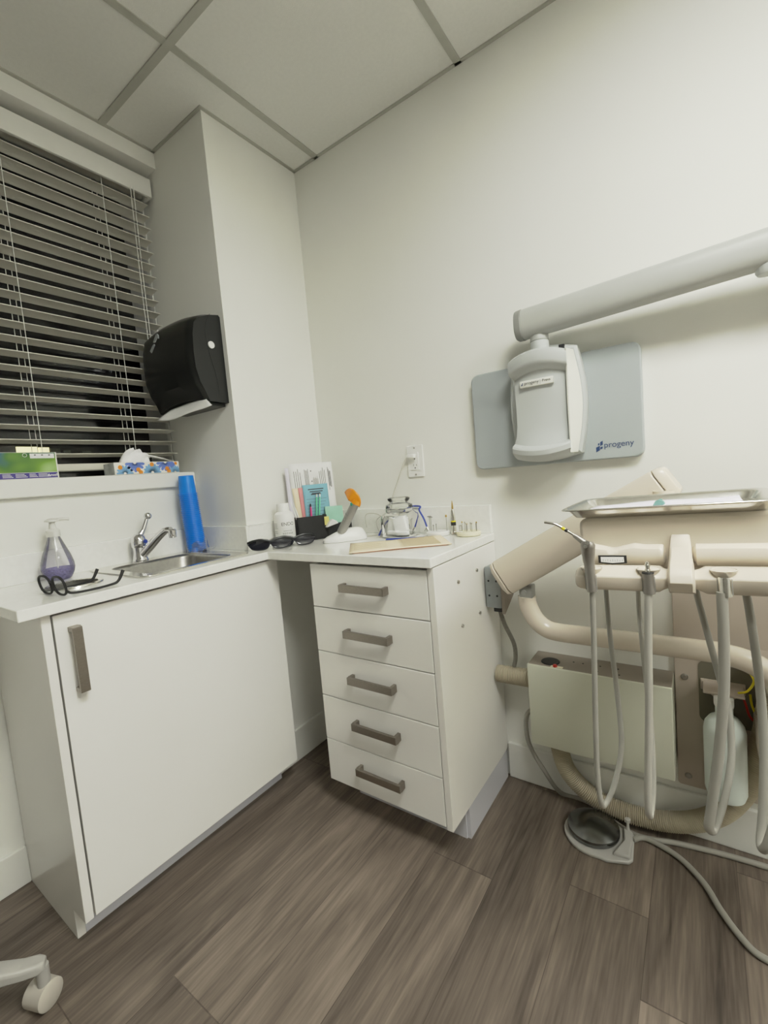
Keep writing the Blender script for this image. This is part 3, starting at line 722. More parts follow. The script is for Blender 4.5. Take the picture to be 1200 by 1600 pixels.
# papers standing in the organizer
def sheet(name, x0, x1, y, z0, z1, m_, label, lean=.0, cat='paper', bend=0.0, t=.0006):
    def f(uu, vv): return MO@V((x0+(x1-x0)*uu+lean*vv, y+.004*vv+bend*math.sin(PI*uu)*vv, z0+(z1-z0)*vv))
    return f, obj(name, MB().grid(f, 8, 6), m_, solid=t)
f1, o1 = sheet('printed_form', .010, .200, .050, .01, .315, PAPER, '', lean=-.010); 
lines = MB()
random.seed(3)
def mark(f, mb, u0, u1, v0, v1, off=.001):
    def q(uu, vv): return f(uu, vv)-(MO.to_3x3()@V((0, off, 0)))
    mb.face([q(u0, v0), q(u1, v0), q(u1, v1), q(u0, v1)])
for cgrp in ((.10, .28), (.34, .44), (.68, .84), (.88, .95)):
    for k in range(4):
        uu = cgrp[0]+(cgrp[1]-cgrp[0])*k/4; mark(f1, lines, uu, uu+.012, .58+random.random()*.1, .93-random.random()*.06)
for k in range(10): mark(f1, lines, .52+.013*k, .525+.013*k, .66+.05*abs(math.sin(k)), .82-.04*abs(math.cos(k)))
for k in (.6, .74, .88): mark(f1, lines, .48, .505, k, k+.018)
r1 = tag(o1, 'large white printed form standing in the black organizer', 'paper')
obj('print', lines, GREYP, o1, smooth=False)
_, o2 = sheet('blank_sheet', -.010, .12, .054, .01, .300, PADL, '', lean=-.004); tag(o2, 'plain white sheet standing behind the printed form, sticking out left', 'paper')
_, o3 = sheet('buff_sheet', .022, .10, .044, .01, .215, CREAM, '', lean=-.016); tag(o3, 'buff card standing left of the pink sheet in the organizer', 'paper')
_, o4 = sheet('pink_sheet', .042, .11, .041, .01, .215, PINKF, '', lean=-.012); tag(o4, 'pink sheet standing beside the blue form in the organizer', 'paper')
f5, o5 = sheet('blue_form', .052, .162, .038, .01, .225, BLUEF, '', lean=-.004); tag(o5, 'pale blue printed form pad standing in the black organizer', 'paper')
pr = MB()
for (a, b_, v) in ((.2, .82, .90), (.26, .78, .855), (.34, .68, .82), (.3, .7, .80)): mark(f5, pr, a, b_, v, v+.018)
for k in range(9): mark(f5, pr, .1, .9-.05*(k % 3), .72-.06*k, .724-.06*k)
obj('print', pr, DARKP, o5, smooth=False)
def pen(name, a, b_, r_, m_, label, cat='pen', tip=None):
    A, B = og_p(*a), og_p(*b_)
    t = thing(name, A, label, cat, 'pens and sticks in the organizer')
    obj('barrel', MB().tube([A, A.lerp(B, .9), B], [r_, r_, r_*.7], 10, spline=False), m_, t)
    if tip: obj('cap', MB().tube([B, B+(B-A).normalized()*.012], [r_*.9, r_*.7], 10, spline=False), tip, t)
    return t
pen('pen', (.022, .008, .008), (-.012, .018, .150), .0028, WHITEP, 'slim white stick, leftmost in the organizer', tip=WHITEP)
pen('pen', (.030, .010, .008), (.002, .022, .140), .0028, WHITEP, 'slim white stick, second from the left in the organizer')
pen('pen', (.062, .010, .008), (.070, .026, .135), .0042, PINKPEN, 'short pink pen with a black end in the organizer', tip=BLKMAT)
pen('toothbrush', (.076, .010, .008), (.100, .026, .172), .0036, GREENT, 'left of the two clear green sticks in the organizer', 'toothbrush', tip=CLRP)
pen('toothbrush', (.088, .012, .008), (.114, .028, .172), .0036, GREENT, 'right of the two clear green sticks in the organizer', 'toothbrush', tip=CLRP)
mp_ = MO@TR((.128, -.008, .048))@RX(math.radians(-8))@RY(math.radians(2))
tag(obj('sticky_notes', MB().box(0, .078, .02, .026, 0, .085).xf(mp_), TEALM, smooth=False), 'mint green sticky note pad standing in the organizer', 'sticky notes')
tag(obj('sticky_notes', MB().box(.112, .132, -.006, -.0045, .055, .090).xf(MO), NOTEY, smooth=False), 'small yellow note at the front of the organizer', 'sticky notes')
tag(obj('eraser', MB().prism([(.112, .046), (.165, .058), (.158, .068), (.140, .078), (.126, .066)], 'y', -.024, -.004).xf(MO), WHITEP, smooth=False, bev=.002), 'white folded paper wedge on the front edge of the organizer', 'paper')

# curing light
cu_ = thing('curing_light', (.60, -.21, ZC), 'grey curing light wand with an orange shield in a white stand', 'curing light')
MCU = TR((.60, -.215, ZC))@RZ(math.radians(50))
st = MB(); lp = []
for (z, sx, sy, ox) in ((.001, .085, .036, 0), (.012, .085, .036, .0), (.022, .075, .033, .006), (.034, .058, .027, .018), (.044, .040, .020, .028), (.048, .02, .012, .032)):
    ring = [st.bm.verts.new(V((ox+sx*math.copysign(abs(math.cos(a))**.8, math.cos(a)), sy*math.copysign(abs(math.sin(a))**.8, math.sin(a)), z))) for a in [2*PI*k/32 for k in range(32)]]; lp.append(ring)
for A, B in zip(lp, lp[1:]):
    for k in range(32): st.bm.faces.new((A[k], A[(k+1) % 32], B[(k+1) % 32], B[k]))
st.bm.faces.new(lp[0][::-1]); st.bm.faces.new(lp[-1])
obj('stand', st.xf(MCU), WHITEP, cu_)
wa = at(533, 832, 'y', -.235); wb = at(556, 785, 'y', -.225)
wd = obj('wand', MB().tube([wa, wa.lerp(wb, .5), wb], [.0165, .0165, .0155], 16, sy=1.0), CURE, cu_)
bt = at(549, 788, 'y', -.241)
obj('button', MB().ball(bt, .0055, 1, .5, 1.2), TEALB, wd)
for k, (x, y) in enumerate(((541, 803), (537, 812))): obj('key', MB().ball(at(x, y, 'y', -.252), .004, 1, .5, 1.4), XCAP, wd)
sc_ = at(549, 781, 'y', -.225)
def shield(uu, vv):
    # an angled half-round filter plate curling over the tip
    a = PI*(uu); rr = .044*vv
    p = V((-math.cos(a)*rr*1.0, -.006-.012*(1-vv), math.sin(a)*rr*.95))
    p = V((p.x, p.y+.010*abs(math.cos(a))*vv, p.z))
    return sc_+(RY(math.radians(42))@p)
obj('shield', MB().grid(shield, 20, 6), ORANGE, cu_, solid=.0016)
obj('shield_collar', MB().cyl(wb-(wb-wa).normalized()*.004, wb+(wb-wa).normalized()*.010, .0175, .013, 18), ORANGE, cu_)

# outlet, plug and cord
ou = thing('wall_outlet', (.814, 0, 1.19), 'white duplex outlet on the wall above the jar', 'outlet')
obj('plate', MB().prism(rect_r(.778, .849, 1.130, 1.253, .004), 'y', -.006, 0), WHITEP, ou, bev=.0015)
obj('receptacle', MB().prism(rect_r(.797, .830, 1.157, 1.226, .004), 'y', -.0085, -.006), WHITEP, ou)
slm = MB()
for zc in (1.174, 1.209):
    slm.box(.806, .8075, -.0089, -.0085, zc-.001, zc+.007).box(.819, .8205, -.0089, -.0085, zc-.001, zc+.006)
    slm.prism(circle(.8132, zc-.0085, .0026, n=10), 'y', -.0089, -.0085)
obj('slots', slm, BLKMAT, ou, smooth=False)
for z in (1.140, 1.243): obj('screw', MB().cyl((.8135, -.006, z), (.8135, -.0075, z), .003, seg=12), STEELB, ou)
pg = thing('power_cord', (.80, -.02, 1.21), 'thin white plug and cord hanging from the outlet behind the jar', 'power cord')
obj('plug', MB().box(.789, .822, -.030, -.009, 1.204, 1.220, bev=.004), WHITEP, pg)
obj('cord', MB().tube([(.79, -.022, 1.211), (.776, -.028, 1.19), (.735, -.03, 1.11), (.705, -.032, 1.04), (.70, -.038, .97), (.705, -.045, ZC+.006)], .0022, 8), CORDW, pg)
cc = [at(573, 824, 'y', -.06), at(571, 806, 'y', -.05), at(580, 802, 'y', -.05), at(595, 806, 'y', -.05), at(601, 820, 'y', -.05), at(594, 832, 'y', -.06), at(588, 815, 'y', -.045), at(597, 806, 'y', -.04), at(606, 808, 'y', -.04), at(611, 822, 'y', -.045)]
for p in cc: p.z = max(p.z, ZC+.004)
tag(obj('charger_cable', MB().tube(cc, .0018, 8), CORDW), 'coiled thin white cable on the worktop left of the jar', 'cable')
cab2 = [(.615, -.15, ZC+.003), (.66, -.09, ZC+.003), (.70, -.05, ZC+.003), (.74, -.028, ZC+.003)]
tag(obj('charger_cable', MB().tube(cab2, .0026, 8), CORDW), 'flat white cable lying behind the curing light stand', 'cable')

# jar with gauze
JX, JY = .782, -.098
jr = thing('glass_jar', (JX, JY, ZC), 'square glass jar with a glass lid holding white gauze', 'jar')
obj('jar', MB().lathe([(0, .001), (.056, .001), (.062, .006), (.063, .02), (.063, .072), (.060, .085), (.050, .093), (.045, .097), (.045, .106), (.049, .109)], (JX, JY, ZC), 40, sq=.35), JARGL, jr)
obj('lid', MB().lathe([(.051, .107), (.052, .112), (.050, .122), (.042, .125), (.036, .128), (.035, .133), (.041, .139), (.043, .146), (.036, .150), (.02, .148), (0, .147)], (JX, JY, ZC), 40), JARGL, jr)
random.seed(11)
gp = [(-.028, -.012, .036, .3), (.012, -.022, .040, -.25), (.032, .0, .030, .15), (-.005, .012, .045, -.1), (-.034, .022, .03, .6), (.02, .026, .04, .4), (-.02, -.034, .014, 1.4), (.028, -.034, .012, 1.3)]
for (x, y, z, a) in gp:
    m_ = TR((JX+x*.85, JY+y*.8, ZC+z+.006))@RZ(random.uniform(-.3, .3))@RX(a*.3)@RY(a)
    if a > 1: m_ = TR((JX+x*.85, JY+y*.8, ZC+z+.004))@RZ(random.uniform(-.3, .3))@RX(.2)
    mb = MB().box(-.025, .025, -.007, .007, -.028 if a < 1 else -.007, .028 if a < 1 else .007, bev=.002, m=m_)
    tag(obj('gauze_pad', mb, TISSUE), 'white folded gauze pad inside the glass jar', 'gauze', 'gauze pads in the glass jar')
# blue bib cord draped behind the jar
bc = thing('bib_chain', (.78, -.03, ZC), 'blue bib cord with metal clips passing behind the glass jar', 'bib chain')
pL = [at(591, 835, 'y', -.14), at(598, 825, 'y', -.115), at(606, 814, 'y', -.075)]; pL[0].z = ZC+.005
pts = pL+[V((JX-.045, -.028, ZC+.075)), V((JX, -.024, ZC+.104)), V((JX+.05, -.028, ZC+.106)), at(655, 797, 'y', -.04), at(662, 810, 'y', -.05), at(667, 823, 'y', -.055)]
obj('cord', MB().tube(pts, .0034, 8), BLUEB, bc)
e = pts[-1]; q_ = at(670, 836, 'y', -.07); q_.z = max(q_.z, ZC+.002)
obj('clip', MB().tube([e, e.lerp(q_, .5), q_], [.003, .0045, .002], 8).tube([e, at(663, 830, 'y', -.065)], [.0025, .0015], 8, spline=False), STEEL, bc)
obj('clip', MB().ball(pts[0]+V((0, 0, 0)), .005, 1.3, 1, .8), STEEL, bc)
a_ = V((.775, -.192, ZC+.003)); b_ = V((.905, -.135, ZC+.003)); tag(obj('blue_strip', MB().tube([a_, b_], .003, 8, spline=False), BLUEB), 'thin blue stick lying on the worktop in front of the jar', 'stick')
# folder and chart
MF = TR((.885, -.275, ZC))@RZ(math.radians(38))
f_ = thing('folder', (.885, -.275, ZC), 'salmon-edged folder lying under the cream chart on the worktop', 'folder')
obj('cover', MB().prism([(-.155, -.10), (.15, -.10), (.165, .07), (.16, .1), (-.14, .1)], 'z', .0005, .0022).xf(MF), PINKED, f_, smooth=False)
ch = thing('chart_paper', (.88, -.275, ZC+.003), 'cream printed chart lying on the worktop before the jar', 'paper')
obj('sheet', MB().grid(lambda uu, vv: MF@V((-.165+.325*uu, -.105+.205*vv, .0034+.0016*math.sin(3*uu+2*vv)**2)), 12, 8), CREAM, ch, solid=.0012)
pr = MB()
for k in range(22):
    t = k/21; pr.box(.0+.005*(k % 3), .13, -.085+.165*t, -.085+.165*t+.0010, .0062, .0066)
for k in range(6): pr.box(-.15, -.04-.02*(k % 2), -.06+.02*k, -.06+.02*k+.0012, .0062, .0066)
obj('print', pr.xf(MF), TANP, ch, smooth=False)

# bur blocks and handpiece
def block(c, m_, name, label):
    t = tag(obj(name, MB().lathe([(0, .001), (.040, .001), (.0425, .004), (.0425, .013), (.040, .016), (0, .016)], (c[0], c[1], ZC), 40), m_), label, 'bur block'); return t
D1 = (.925, -.068); D2 = (1.047, -.068)
block(D1, WHITEP, 'bur_block', 'round white bur block left of the upright handpiece')
block(D2, CREAMD, 'bur_block', 'round cream bur block at the right end of the worktop')
def bur(x, y, h, hr, m_, label, group, hl=.006, r_=.0010):
    t = thing('dental_bur', (x, y, ZC+.0155), label, 'dental bur', group)
    obj('shank', MB().cyl((x, y, ZC+.0155), (x, y, ZC+.016+h), r_, seg=8), STEELB, t)
    obj('head', MB().lathe([(0, h), (hr, h+.0005), (hr, h+hl*.6), (hr*.5, h+hl), (0, h+hl)], (x, y, ZC+.016), 12), m_, t)
g1 = 'burs in the white block'; g2 = 'burs in the cream block'
bur(.888, -.060, .052, .0085, STEELB, 'tall disc-headed bur in the white block, nearest the jar', g1, .003)
bur(.898, -.068, .050, .0075, STEELB, 'second tall disc-headed bur in the white block', g1, .003)
bur(.909, -.072, .018, .0018, STEELB, 'first of two short burs in the white block', g1)
bur(.921, -.072, .022, .0018, STEELB, 'second of two short burs in the white block', g1)
bur(.958, -.060, .050, .0035, GOLD, 'tall bronze-tipped bur in the white block by the handpiece', g1, .009)
names = ['first', 'second', 'third', 'fourth', 'fifth', 'sixth', 'seventh', 'eighth', 'ninth', 'tenth', 'eleventh']
random.seed(5)
for k in range(11):
    bur(1.013+.0066*k, -.070+.012*math.sin(k*2.2), .016+.012*abs(math.sin(k*1.7)), .0015+.0009*(k % 3), (STEELB, GOLD, STEEL)[k % 3], '%s bur from the left in the cream block' % names[k], g2)
tag(obj('dental_bur', MB().cyl((1.008, -.105, ZC+.0185), (1.034, -.090, ZC+.0175), .0016, seg=8), STEELB), 'loose steel bur lying flat on the cream block', 'dental bur')
HX, HY = .982, -.052
hp = thing('handpiece', (HX, HY, ZC), 'slim steel dental handpiece standing upright between the bur blocks', 'handpiece')
obj('base', MB().lathe([(0, .001), (.0125, .001), (.0125, .004), (.009, .03), (.0085, .034)], (HX, HY, ZC), 24), STEEL, hp)
obj('ring', MB().lathe([(.0092, .034), (.0095, .038), (.0095, .044), (.009, .047)], (HX, HY, ZC), 24), BLKMAT, hp)
obj('gold_ring', MB().lathe([(.009, .047), (.0093, .049), (.009, .052)], (HX, HY, ZC), 24), YEL, hp)
obj('barrel', MB().lathe([(.0088, .052), (.0085, .06), (.0075, .075), (.0062, .088), (.004, .094), (0, .095)], (HX, HY, ZC), 24), STEEL, hp)
obj('tip', MB().lathe([(.003, .092), (.0036, .102), (.0022, .114), (.001, .124), (0, .125)], (HX, HY, ZC), 14), GOLD, hp)

# ------------------------------------------------------------------ x-ray unit on the wall
xr = thing('xray_unit', (1.33, 0, 1.30), 'pale grey wall-mounted dental x-ray unit with a long tube arm', 'x-ray unit')
pl = MB().prism(rect_r(1.076, 1.5905, 1.137, 1.463, .026, 6), 'y', -.028, 0)
xp = obj('mounting_plate', pl, XPLATE, xr, bev=.004)
yp = -.0286
obj('lettering', lettering('progeny', .078, (1.487, yp, 1.172), (1, 0, 0), (0, 0, 1), depth=.0001), NAVY, xr, smooth=False)
def emblem(x, z, s_, y, m_):
    mb = MB()
    for (pp) in ([(0, 0), (.55, .3), (.55, 1.0), (0, .75)], [(.62, .95), (1.0, 1.12), (1.0, 1.75), (.62, 1.55)], [(.62, .4), (.95, .55), (.95, .85), (.62, .75)], [(.3, 1.02), (.52, 1.14), (.52, 1.45), (.3, 1.35)]):
        mb.face([V((x+p[0]*s_, y, z+p[1]*s_)) for p in pp])
    return mb
obj('emblem', emblem(1.464, 1.160, .019, yp, NAVY), NAVY, xr, smooth=False)
# back shell: barrel outline
XC = 1.338
def barrel(w0, w1, z0, z1, x0=XC, n_=10, arc=.018):
    o_ = []
    for k in range(n_+1): t = k/n_; o_.append((x0+(w0+(w1-w0)*math.sin(PI*t)), z0+(z1-z0)*t))
    for k in range(1, n_): t = k/n_; o_.append((x0+w0*(1-2*t), z1+arc*math.sin(PI*t)))
    for k in range(n_+1): t = k/n_; o_.append((x0-(w0+(w1-w0)*math.sin(PI*t)), z1+(z0-z1)*t))
    for k in range(1, n_): t = k/n_; o_.append((x0-w0*(1-2*t), z0-arc*.9*math.sin(PI*t)))
    return o_
hs = MB(); 
outl = [barrel(.092, .110, 1.171, 1.470), barrel(.094, .113, 1.164, 1.478), barrel(.094, .113, 1.164, 1.478), barrel(.088, .107, 1.172, 1.470)]
ys = (-.028, -.034, -.070, -.078); rg = [[hs.bm.verts.new((p[0], y, p[1])) for p in o_] for o_, y in zip(outl, ys)]
for A, B in zip(rg, rg[1:]):
    for k in range(len(A)): hs.bm.faces.new((A[k], A[(k+1) % len(A)], B[(k+1) % len(A)], B[k]))
hs.bm.faces.new(rg[0][::-1]); hs.bm.faces.new(rg[-1])
obj('housing', hs, XGREY, xr)
# scooped front cover: a profile drawn across the width
pf = [(-.078, 1.468), (-.122, 1.466), (-.139, 1.457), (-.141, 1.430), (-.136, 1.420), (-.112, 1.405), (-.103, 1.37), (-.100, 1.32), (-.100, 1.26), (-.104, 1.228), (-.116, 1.209), (-.140, 1.200), (-.144, 1.194), (-.142, 1.180), (-.124, 1.168), (-.078, 1.160)]
fc_ = MB(); cols = []; NXF = 20
for i in range(NXF+1):
    t = 2*i/NXF-1; col_ = []
    for (y, z) in pf:
        wz = .078+.016*math.sin(PI*max(0, min(1, (z-1.18)/.272)))*0 + (.008 if z > 1.415 else 0) + (.008 if z < 1.215 else 0) - (.003 if 1.24 < z < 1.39 else 0)
        dz = (.016*(1-t*t) if z > 1.40 else 0) - (.014*(1-t*t) if z < 1.22 else 0)
        yy = y+(.022*t*t if (z > 1.40 or z < 1.22) and y < -.08 else .006*t*t if y < -.08 else 0)
        col_.append(fc_.bm.verts.new((XC-.012+t*wz, yy, z+dz)))
    cols.append(col_)
for A, B in zip(cols, cols[1:]):
    for k in range(len(pf)): k2 = (k+1) % len(pf); fc_.bm.faces.new((A[k], A[k2], B[k2], B[k]))
fc_.bm.faces.new(cols[0]); fc_.bm.faces.new(cols[-1][::-1])
obj('front_cover', fc_, XGREY, xr)
# ivory side cheek on the right
ck = MB(); N2 = 24; cr_ = []
for k in range(N2+1):
    t = k/N2; z = 1.166+.300*t; bul = math.sin(PI*t); wv = .090+.019*bul
    xf_ = XC-.012+.086-.004*bul; yf_ = -.118+.014*bul**.6
    cr_.append([ck.bm.verts.new(p) for p in ((xf_-.006, -.08, z), (xf_-.003, yf_, z), (xf_+.002, yf_-.001, z), (XC+wv-.004, -.080, z), (XC+wv-.006, -.074, z))])
for A, B in zip(cr_, cr_[1:]):
    for k in range(5): ck.bm.faces.new((A[k], A[(k+1) % 5], B[(k+1) % 5], B[k]))
ck.bm.faces.new(cr_[0][::-1]); ck.bm.faces.new(cr_[-1])
obj('side_cheek', ck, XLIGHT, xr, bev=.0015)
bg = obj('badge', MB().box(1.272, 1.371, -.113, -.098, 1.376, 1.396, bev=.002), XLIGHT, xr)
obj('lettering', lettering('progeny', .043, (1.287, -.1135, 1.3835), (1, 0, 0), (0, 0, 1), depth=.0003), DARKP, bg, smooth=False)
obj('lettering', lettering('Preva', .024, (1.340, -.1135, 1.3845), (1, 0, 0), (0, 0, 1), depth=.0003, bold=.01), DARKP, bg, smooth=False)
obj('emblem', emblem(1.277, 1.381, .0055, -.1138, NAVY).box(1.334, 1.3345, -.1139, -.1132, 1.379, 1.393), NAVY, bg, smooth=False)
obj('indicator', MB().box(1.385, 1.400, -.085, -.073, 1.474, 1.486), BLKMAT, xr, smooth=False)
NK = V((1.332, -.088, 0))
obj('neck', MB().lathe([(.027, 1.475), (.0265, 1.50), (.026, 1.508)], NK, 28), XGREY, xr)
obj('neck_joint', MB().lathe([(.0268, 1.509), (.0272, 1.512), (.026, 1.525), (.02, 1.538), (.008, 1.545)], NK, 28), XARM, xr)
a0 = V((1.291, -.0945, 1.566)); a1 = at(1200, 388, 'y', -.115); dd = (a1-a0).normalized(); a2 = a0+dd*.95
def oval_tube(p0, p1, w, h, r0=1, r1=1, seg=32):
    mb = MB(); d = (p1-p0).normalized(); s_ = d.cross(V((0, 0, 1))).normalized(); up = V((0, 0, 1)); R2 = []
    for p, k in ((p0, r0), (p1, r1)):
        ring = []
        for i in range(seg):
            a = 2*PI*i/seg; c_, n_ = math.cos(a), math.sin(a)
            ring.append(mb.bm.verts.new(p+(s_*(w*math.copysign(abs(c_)**.75, c_))+up*(h*math.copysign(abs(n_)**.75, n_)))*k))
        R2.append(ring)
    for i in range(seg): mb.bm.faces.new((R2[0][i], R2[0][(i+1) % seg], R2[1][(i+1) % seg], R2[1][i]))
    mb.bm.faces.new(R2[0][::-1]); mb.bm.faces.new(R2[1]); return mb
am = obj('extension_arm', oval_tube(a0, a2, .036, .044, 1, .97), XARM, xr)
obj('end_cap', oval_tube(a0-dd*.022, a0, .037, .0455, .96, 1), XCAP, xr, bev=.003)
pv = at(1190, 425, 'y', -.115)
obj('pivot_stub', MB().lathe([(0, -.014), (.020, -.014), (.024, -.008), (.024, .05)], (pv.x+.012, -.115, pv.z+.006), 24), XGREY, xr)

# ------------------------------------------------------------------ delivery unit: wall parts
wp = thing('wall_plate', (1.75, 0, .155), 'tall beige metal plate on the wall behind the equipment hoses', 'wall plate')
obj('panel', MB().prism(rect_r(1.643, 2.05, .155, .826, .008), 'y', -.012, -.0005), BEIGEM, wp, bev=.002)
obj('olive_patch', MB().prism(rect_r(1.70, 1.93, .365, .548, .02), 'y', -.0135, -.0118), OLIVE, wp)  # thin dark olive sheet on the plate face, no opening cut
for (x, z) in ((1.667, .49), (1.669, .187)): obj('bolt', MB().lathe([(0, .006), (.007, .005), (.009, .002), (.009, 0)], (0, 0, 0), 18, m=TR((x, -.012, z))@RX(PI/2)), STEELB, wp)
ub = thing('utility_box', (1.44, 0, .228), 'pale green metal utility box cover on the wall under the arm', 'utility box')
obj('cover', MB().box(1.243, 1.641, -.121, -.113, .226, .497, bev=.003).box(1.243, 1.250, -.118, -.002, .228, .495).box(1.634, 1.641, -.118, -.002, .228, .495).box(1.245, 1.64, -.118, -.002, .228, .234), COVER, ub, bev=.001)
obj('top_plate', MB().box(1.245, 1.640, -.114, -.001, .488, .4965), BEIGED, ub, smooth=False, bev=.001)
obj('cap', MB().lathe([(0, .003), (.027, .003), (.029, .001), (.029, 0)], (1.306, -.075, .4965), 28, m=None), BLKMAT, ub)
obj('pilot_button', MB().lathe([(0, .007), (.006, .006), (.007, 0)], (1.328, -.106, .4965), 16), RED, ub)
obj('strip', MB().box(1.315, 1.352, -.1125, -.100, .4965, .4972), CREAMD, ub, smooth=False)
hl = MB()
for (x, y) in ((1.372, -.05), (1.40, -.05), (1.45, -.05), (1.448, -.09), (1.50, -.05), (1.508, -.09)): hl.cyl((x, y, .4963), (x, y, .4972), .003, seg=10)
obj('screw_holes', hl, BLKMAT, ub)
jb = thing('junction_box', (1.15, -.10, .70), 'small grey electrical box mounted beside the drawer cabinet', 'junction box')
j0 = at(787, 958, 'y', -.125)
obj('box', MB().box(1.1165, 1.172, -.122, -.07, .672, .812, bev=.006), GBOX, jb)
obj('bracket', MB().prism([(.655, -.122), (.80, -.122), (.80, -.05), (.70, -.03)], 'x', 1.172, 1.182).xf(Matrix(((1, 0, 0, 0), (0, 0, 1, 0), (0, 1, 0, 0), (0, 0, 0, 1)))), BEIGED, jb, smooth=False)
obj('knockout', MB().cyl((1.1815, -.085, .735), (1.1835, -.085, .735), .02, seg=20), GBOX, jb)
kh = MB()
for (x, z) in ((1.131, .765), (1.158, .765), (1.131, .715), (1.158, .715)): kh.cyl((x, -.1215, z), (x, -.1228, z), .0035, seg=10)
obj('screw_holes', kh, BLKMAT, jb)
obj('strain_relief', MB().box(1.14, 1.168, -.115, -.085, .658, .674, bev=.002), BLKMAT, jb)
tag(obj('flex_conduit', MB().ribbed([(1.155, -.10, .664), (1.165, -.09, .61), (1.185, -.07, .54), (1.186, -.062, .49), (1.178, -.06, .452)], .0075, .005, .0022, 12), FLEX), 'thin ribbed metal conduit hanging below the grey junction box', 'conduit')
tag(obj('corrugated_hose', MB().ribbed([(1.12, -.065, .418), (1.18, -.065, .420), (1.2425, -.065, .422)], .030, .0056, .005, 20), CORR), 'short beige corrugated hose between drawer cabinet and utility box', 'hose')
ch_ = [at(872, 1168, 'y', -.062), at(885, 1200, 'y', -.062), at(915, 1235, 'y', -.06), at(960, 1262, 'y', -.058), at(1020, 1280, 'y', -.055), at(1080, 1284, 'y', -.055), at(1130, 1268, 'y', -.058), at(1170, 1225, 'y', -.06), at(1192, 1165, 'y', -.06), at(1204, 1100, 'y', -.055), at(1212, 1040, 'y', -.05)]
for p in ch_: p.z = max(p.z, .0305)
ch_[0].z = .2255
tag(obj('corrugated_hose', MB().ribbed(ch_, .0285, .0058, .005, 18), CORR), 'long beige corrugated hose sagging to the floor below the utility box', 'hose')
gc = [V((1.2405, -.06, .315)), V((1.215, -.06, .29)), at(822, 1135, 'y', -.06), at(828, 1165, 'y', -.065), at(848, 1200, 'y', -.07), at(880, 1230, 'z', .008), at(920, 1252, 'z', .007), at(990, 1287, 'z', .007), at(1060, 1306, 'z', .007), V((1.74, -.06, .008)), V((1.84, -.052, .008)), V((2.0, -.05, .008))]
for p in gc: p.y = min(p.y, -.024); 
gc[7].y = min(gc[7].y, -.098); gc[8].y = min(gc[8].y, -.075)
tag(obj('cable', MB().tube(gc, .0075, 10), CABLE), 'grey cable running from the utility box along the baseboard', 'cable')

# foot pedal
PX, PY = 1.432, -.150
fp = thing('foot_pedal', (PX, PY, 0), 'round steel foot pedal on a pale base on the floor', 'foot pedal')
base = [(PX+.088*math.cos(a), PY+.088*math.sin(a)) for a in [math.radians(d) for d in range(80, 285, 12)]]+[(PX+.045, PY-.086), (PX+.098, PY-.065), (PX+.106, PY-.05), (PX+.10, PY+.045), (PX+.075, PY+.066)]
obj('base', MB().prism(base, 'z', .001, .011), STOOLP, fp, bev=.003)
obj('heel_block', MB().prism([(PX+.058, PY-.062), (PX+.099, PY-.058), (PX+.098, PY+.04), (PX+.07, PY+.055), (PX+.078, PY)], 'z', .010, .022), STOOLP, fp, bev=.004)
obj('dome', MB().lathe([(.070, .012), (.0725, .016), (.0735, .024), (.072, .030), (.068, .0325), (.045, .042), (.02, .049), (0, .051)], (PX-.006, PY+.004, 0), 48), DARKST, fp)
obj('skirt', MB().lathe([(.062, .010), (.066, .018)], (PX-.006, PY+.004, 0), 40), BLKMAT, fp)
obj('hose_barb', MB().lathe([(.006, .02), (.004, .03), (.0035, .042), (.007, .045), (.008, .055), (.004, .058), (0, .058)], (PX+.083, PY+.045, 0), 12), STOOLP, fp)
pc = [V((PX+.098, PY+.02, .013))]+[at(x, y, 'z', .0085) for (x, y) in ((1005, 1309), (1030, 1320), (1065, 1343), (1100, 1380), (1125, 1420), (1150, 1455), (1180, 1488), (1215, 1508), (1260, 1530))]
tag(obj('pedal_cord', MB().tube(pc, .0075, 12), HOSE), 'thick grey cord curving across the floor from the foot pedal', 'cord')

# water bottle and tubes
WBX, WBY = 1.755, -.085
wb_ = thing('water_bottle', (WBX, WBY, .16), 'frosted water bottle hanging from its bracket in front of the beige plate', 'water bottle')
ZB = .034
obj('bottle', MB().lathe([(0, .168), (.03, .165), (.042, .172), (.047, .188), (.047, .355), (.044, .372), (.034, .388), (.022, .396), (.0195, .40), (.0195, .43)], (WBX, WBY, ZB), 36), MILKP, wb_)
obj('cap', MB().lathe([(.021, .423), (.022, .427), (.022, .446), (.018, .449), (0, .449)], (WBX, WBY, ZB), 28), WHITEP, wb_)
obj('bracket', MB().box(WBX-.045, WBX+.045, -.085, -.0145, ZB+.449, ZB+.456).box(WBX-.05, WBX+.05, -.021, -.0145, ZB+.43, ZB+.462).prism([(WBX-.022, ZB+.432), (WBX+.022, ZB+.432), (WBX+.042, ZB+.452), (WBX-.042, ZB+.452)], 'y', -.060, -.054), BEIGEM, wb_, bev=.002)
tag(obj('air_tube', MB().tube([at(1153, 1083, 'y', -.085), at(1168, 1080, 'y', -.08), at(1178, 1065, 'y', -.07), at(1172, 1052, 'y', -.02)], .0028, 8), YEL), 'short yellow tube curling at the water bottle cap', 'tube')
tag(obj('air_tube', MB().tube([at(1172, 1085, 'y', -.02), at(1176, 1105, 'y', -.03), at(1190, 1132, 'y', -.035), at(1215, 1150, 'y', -.03)], .0028, 8), YEL), 'long yellow tube hanging right of the water bottle', 'tube')
tag(obj('air_tube', MB().tube([at(1160, 1087, 'y', -.03), at(1166, 1103, 'y', -.03), at(1172, 1120, 'y', -.03), at(1188, 1136, 'y', -.025), at(1215, 1156, 'y', -.02)], .0028, 8), RED), 'red tube hanging beside the yellow ones', 'tube')

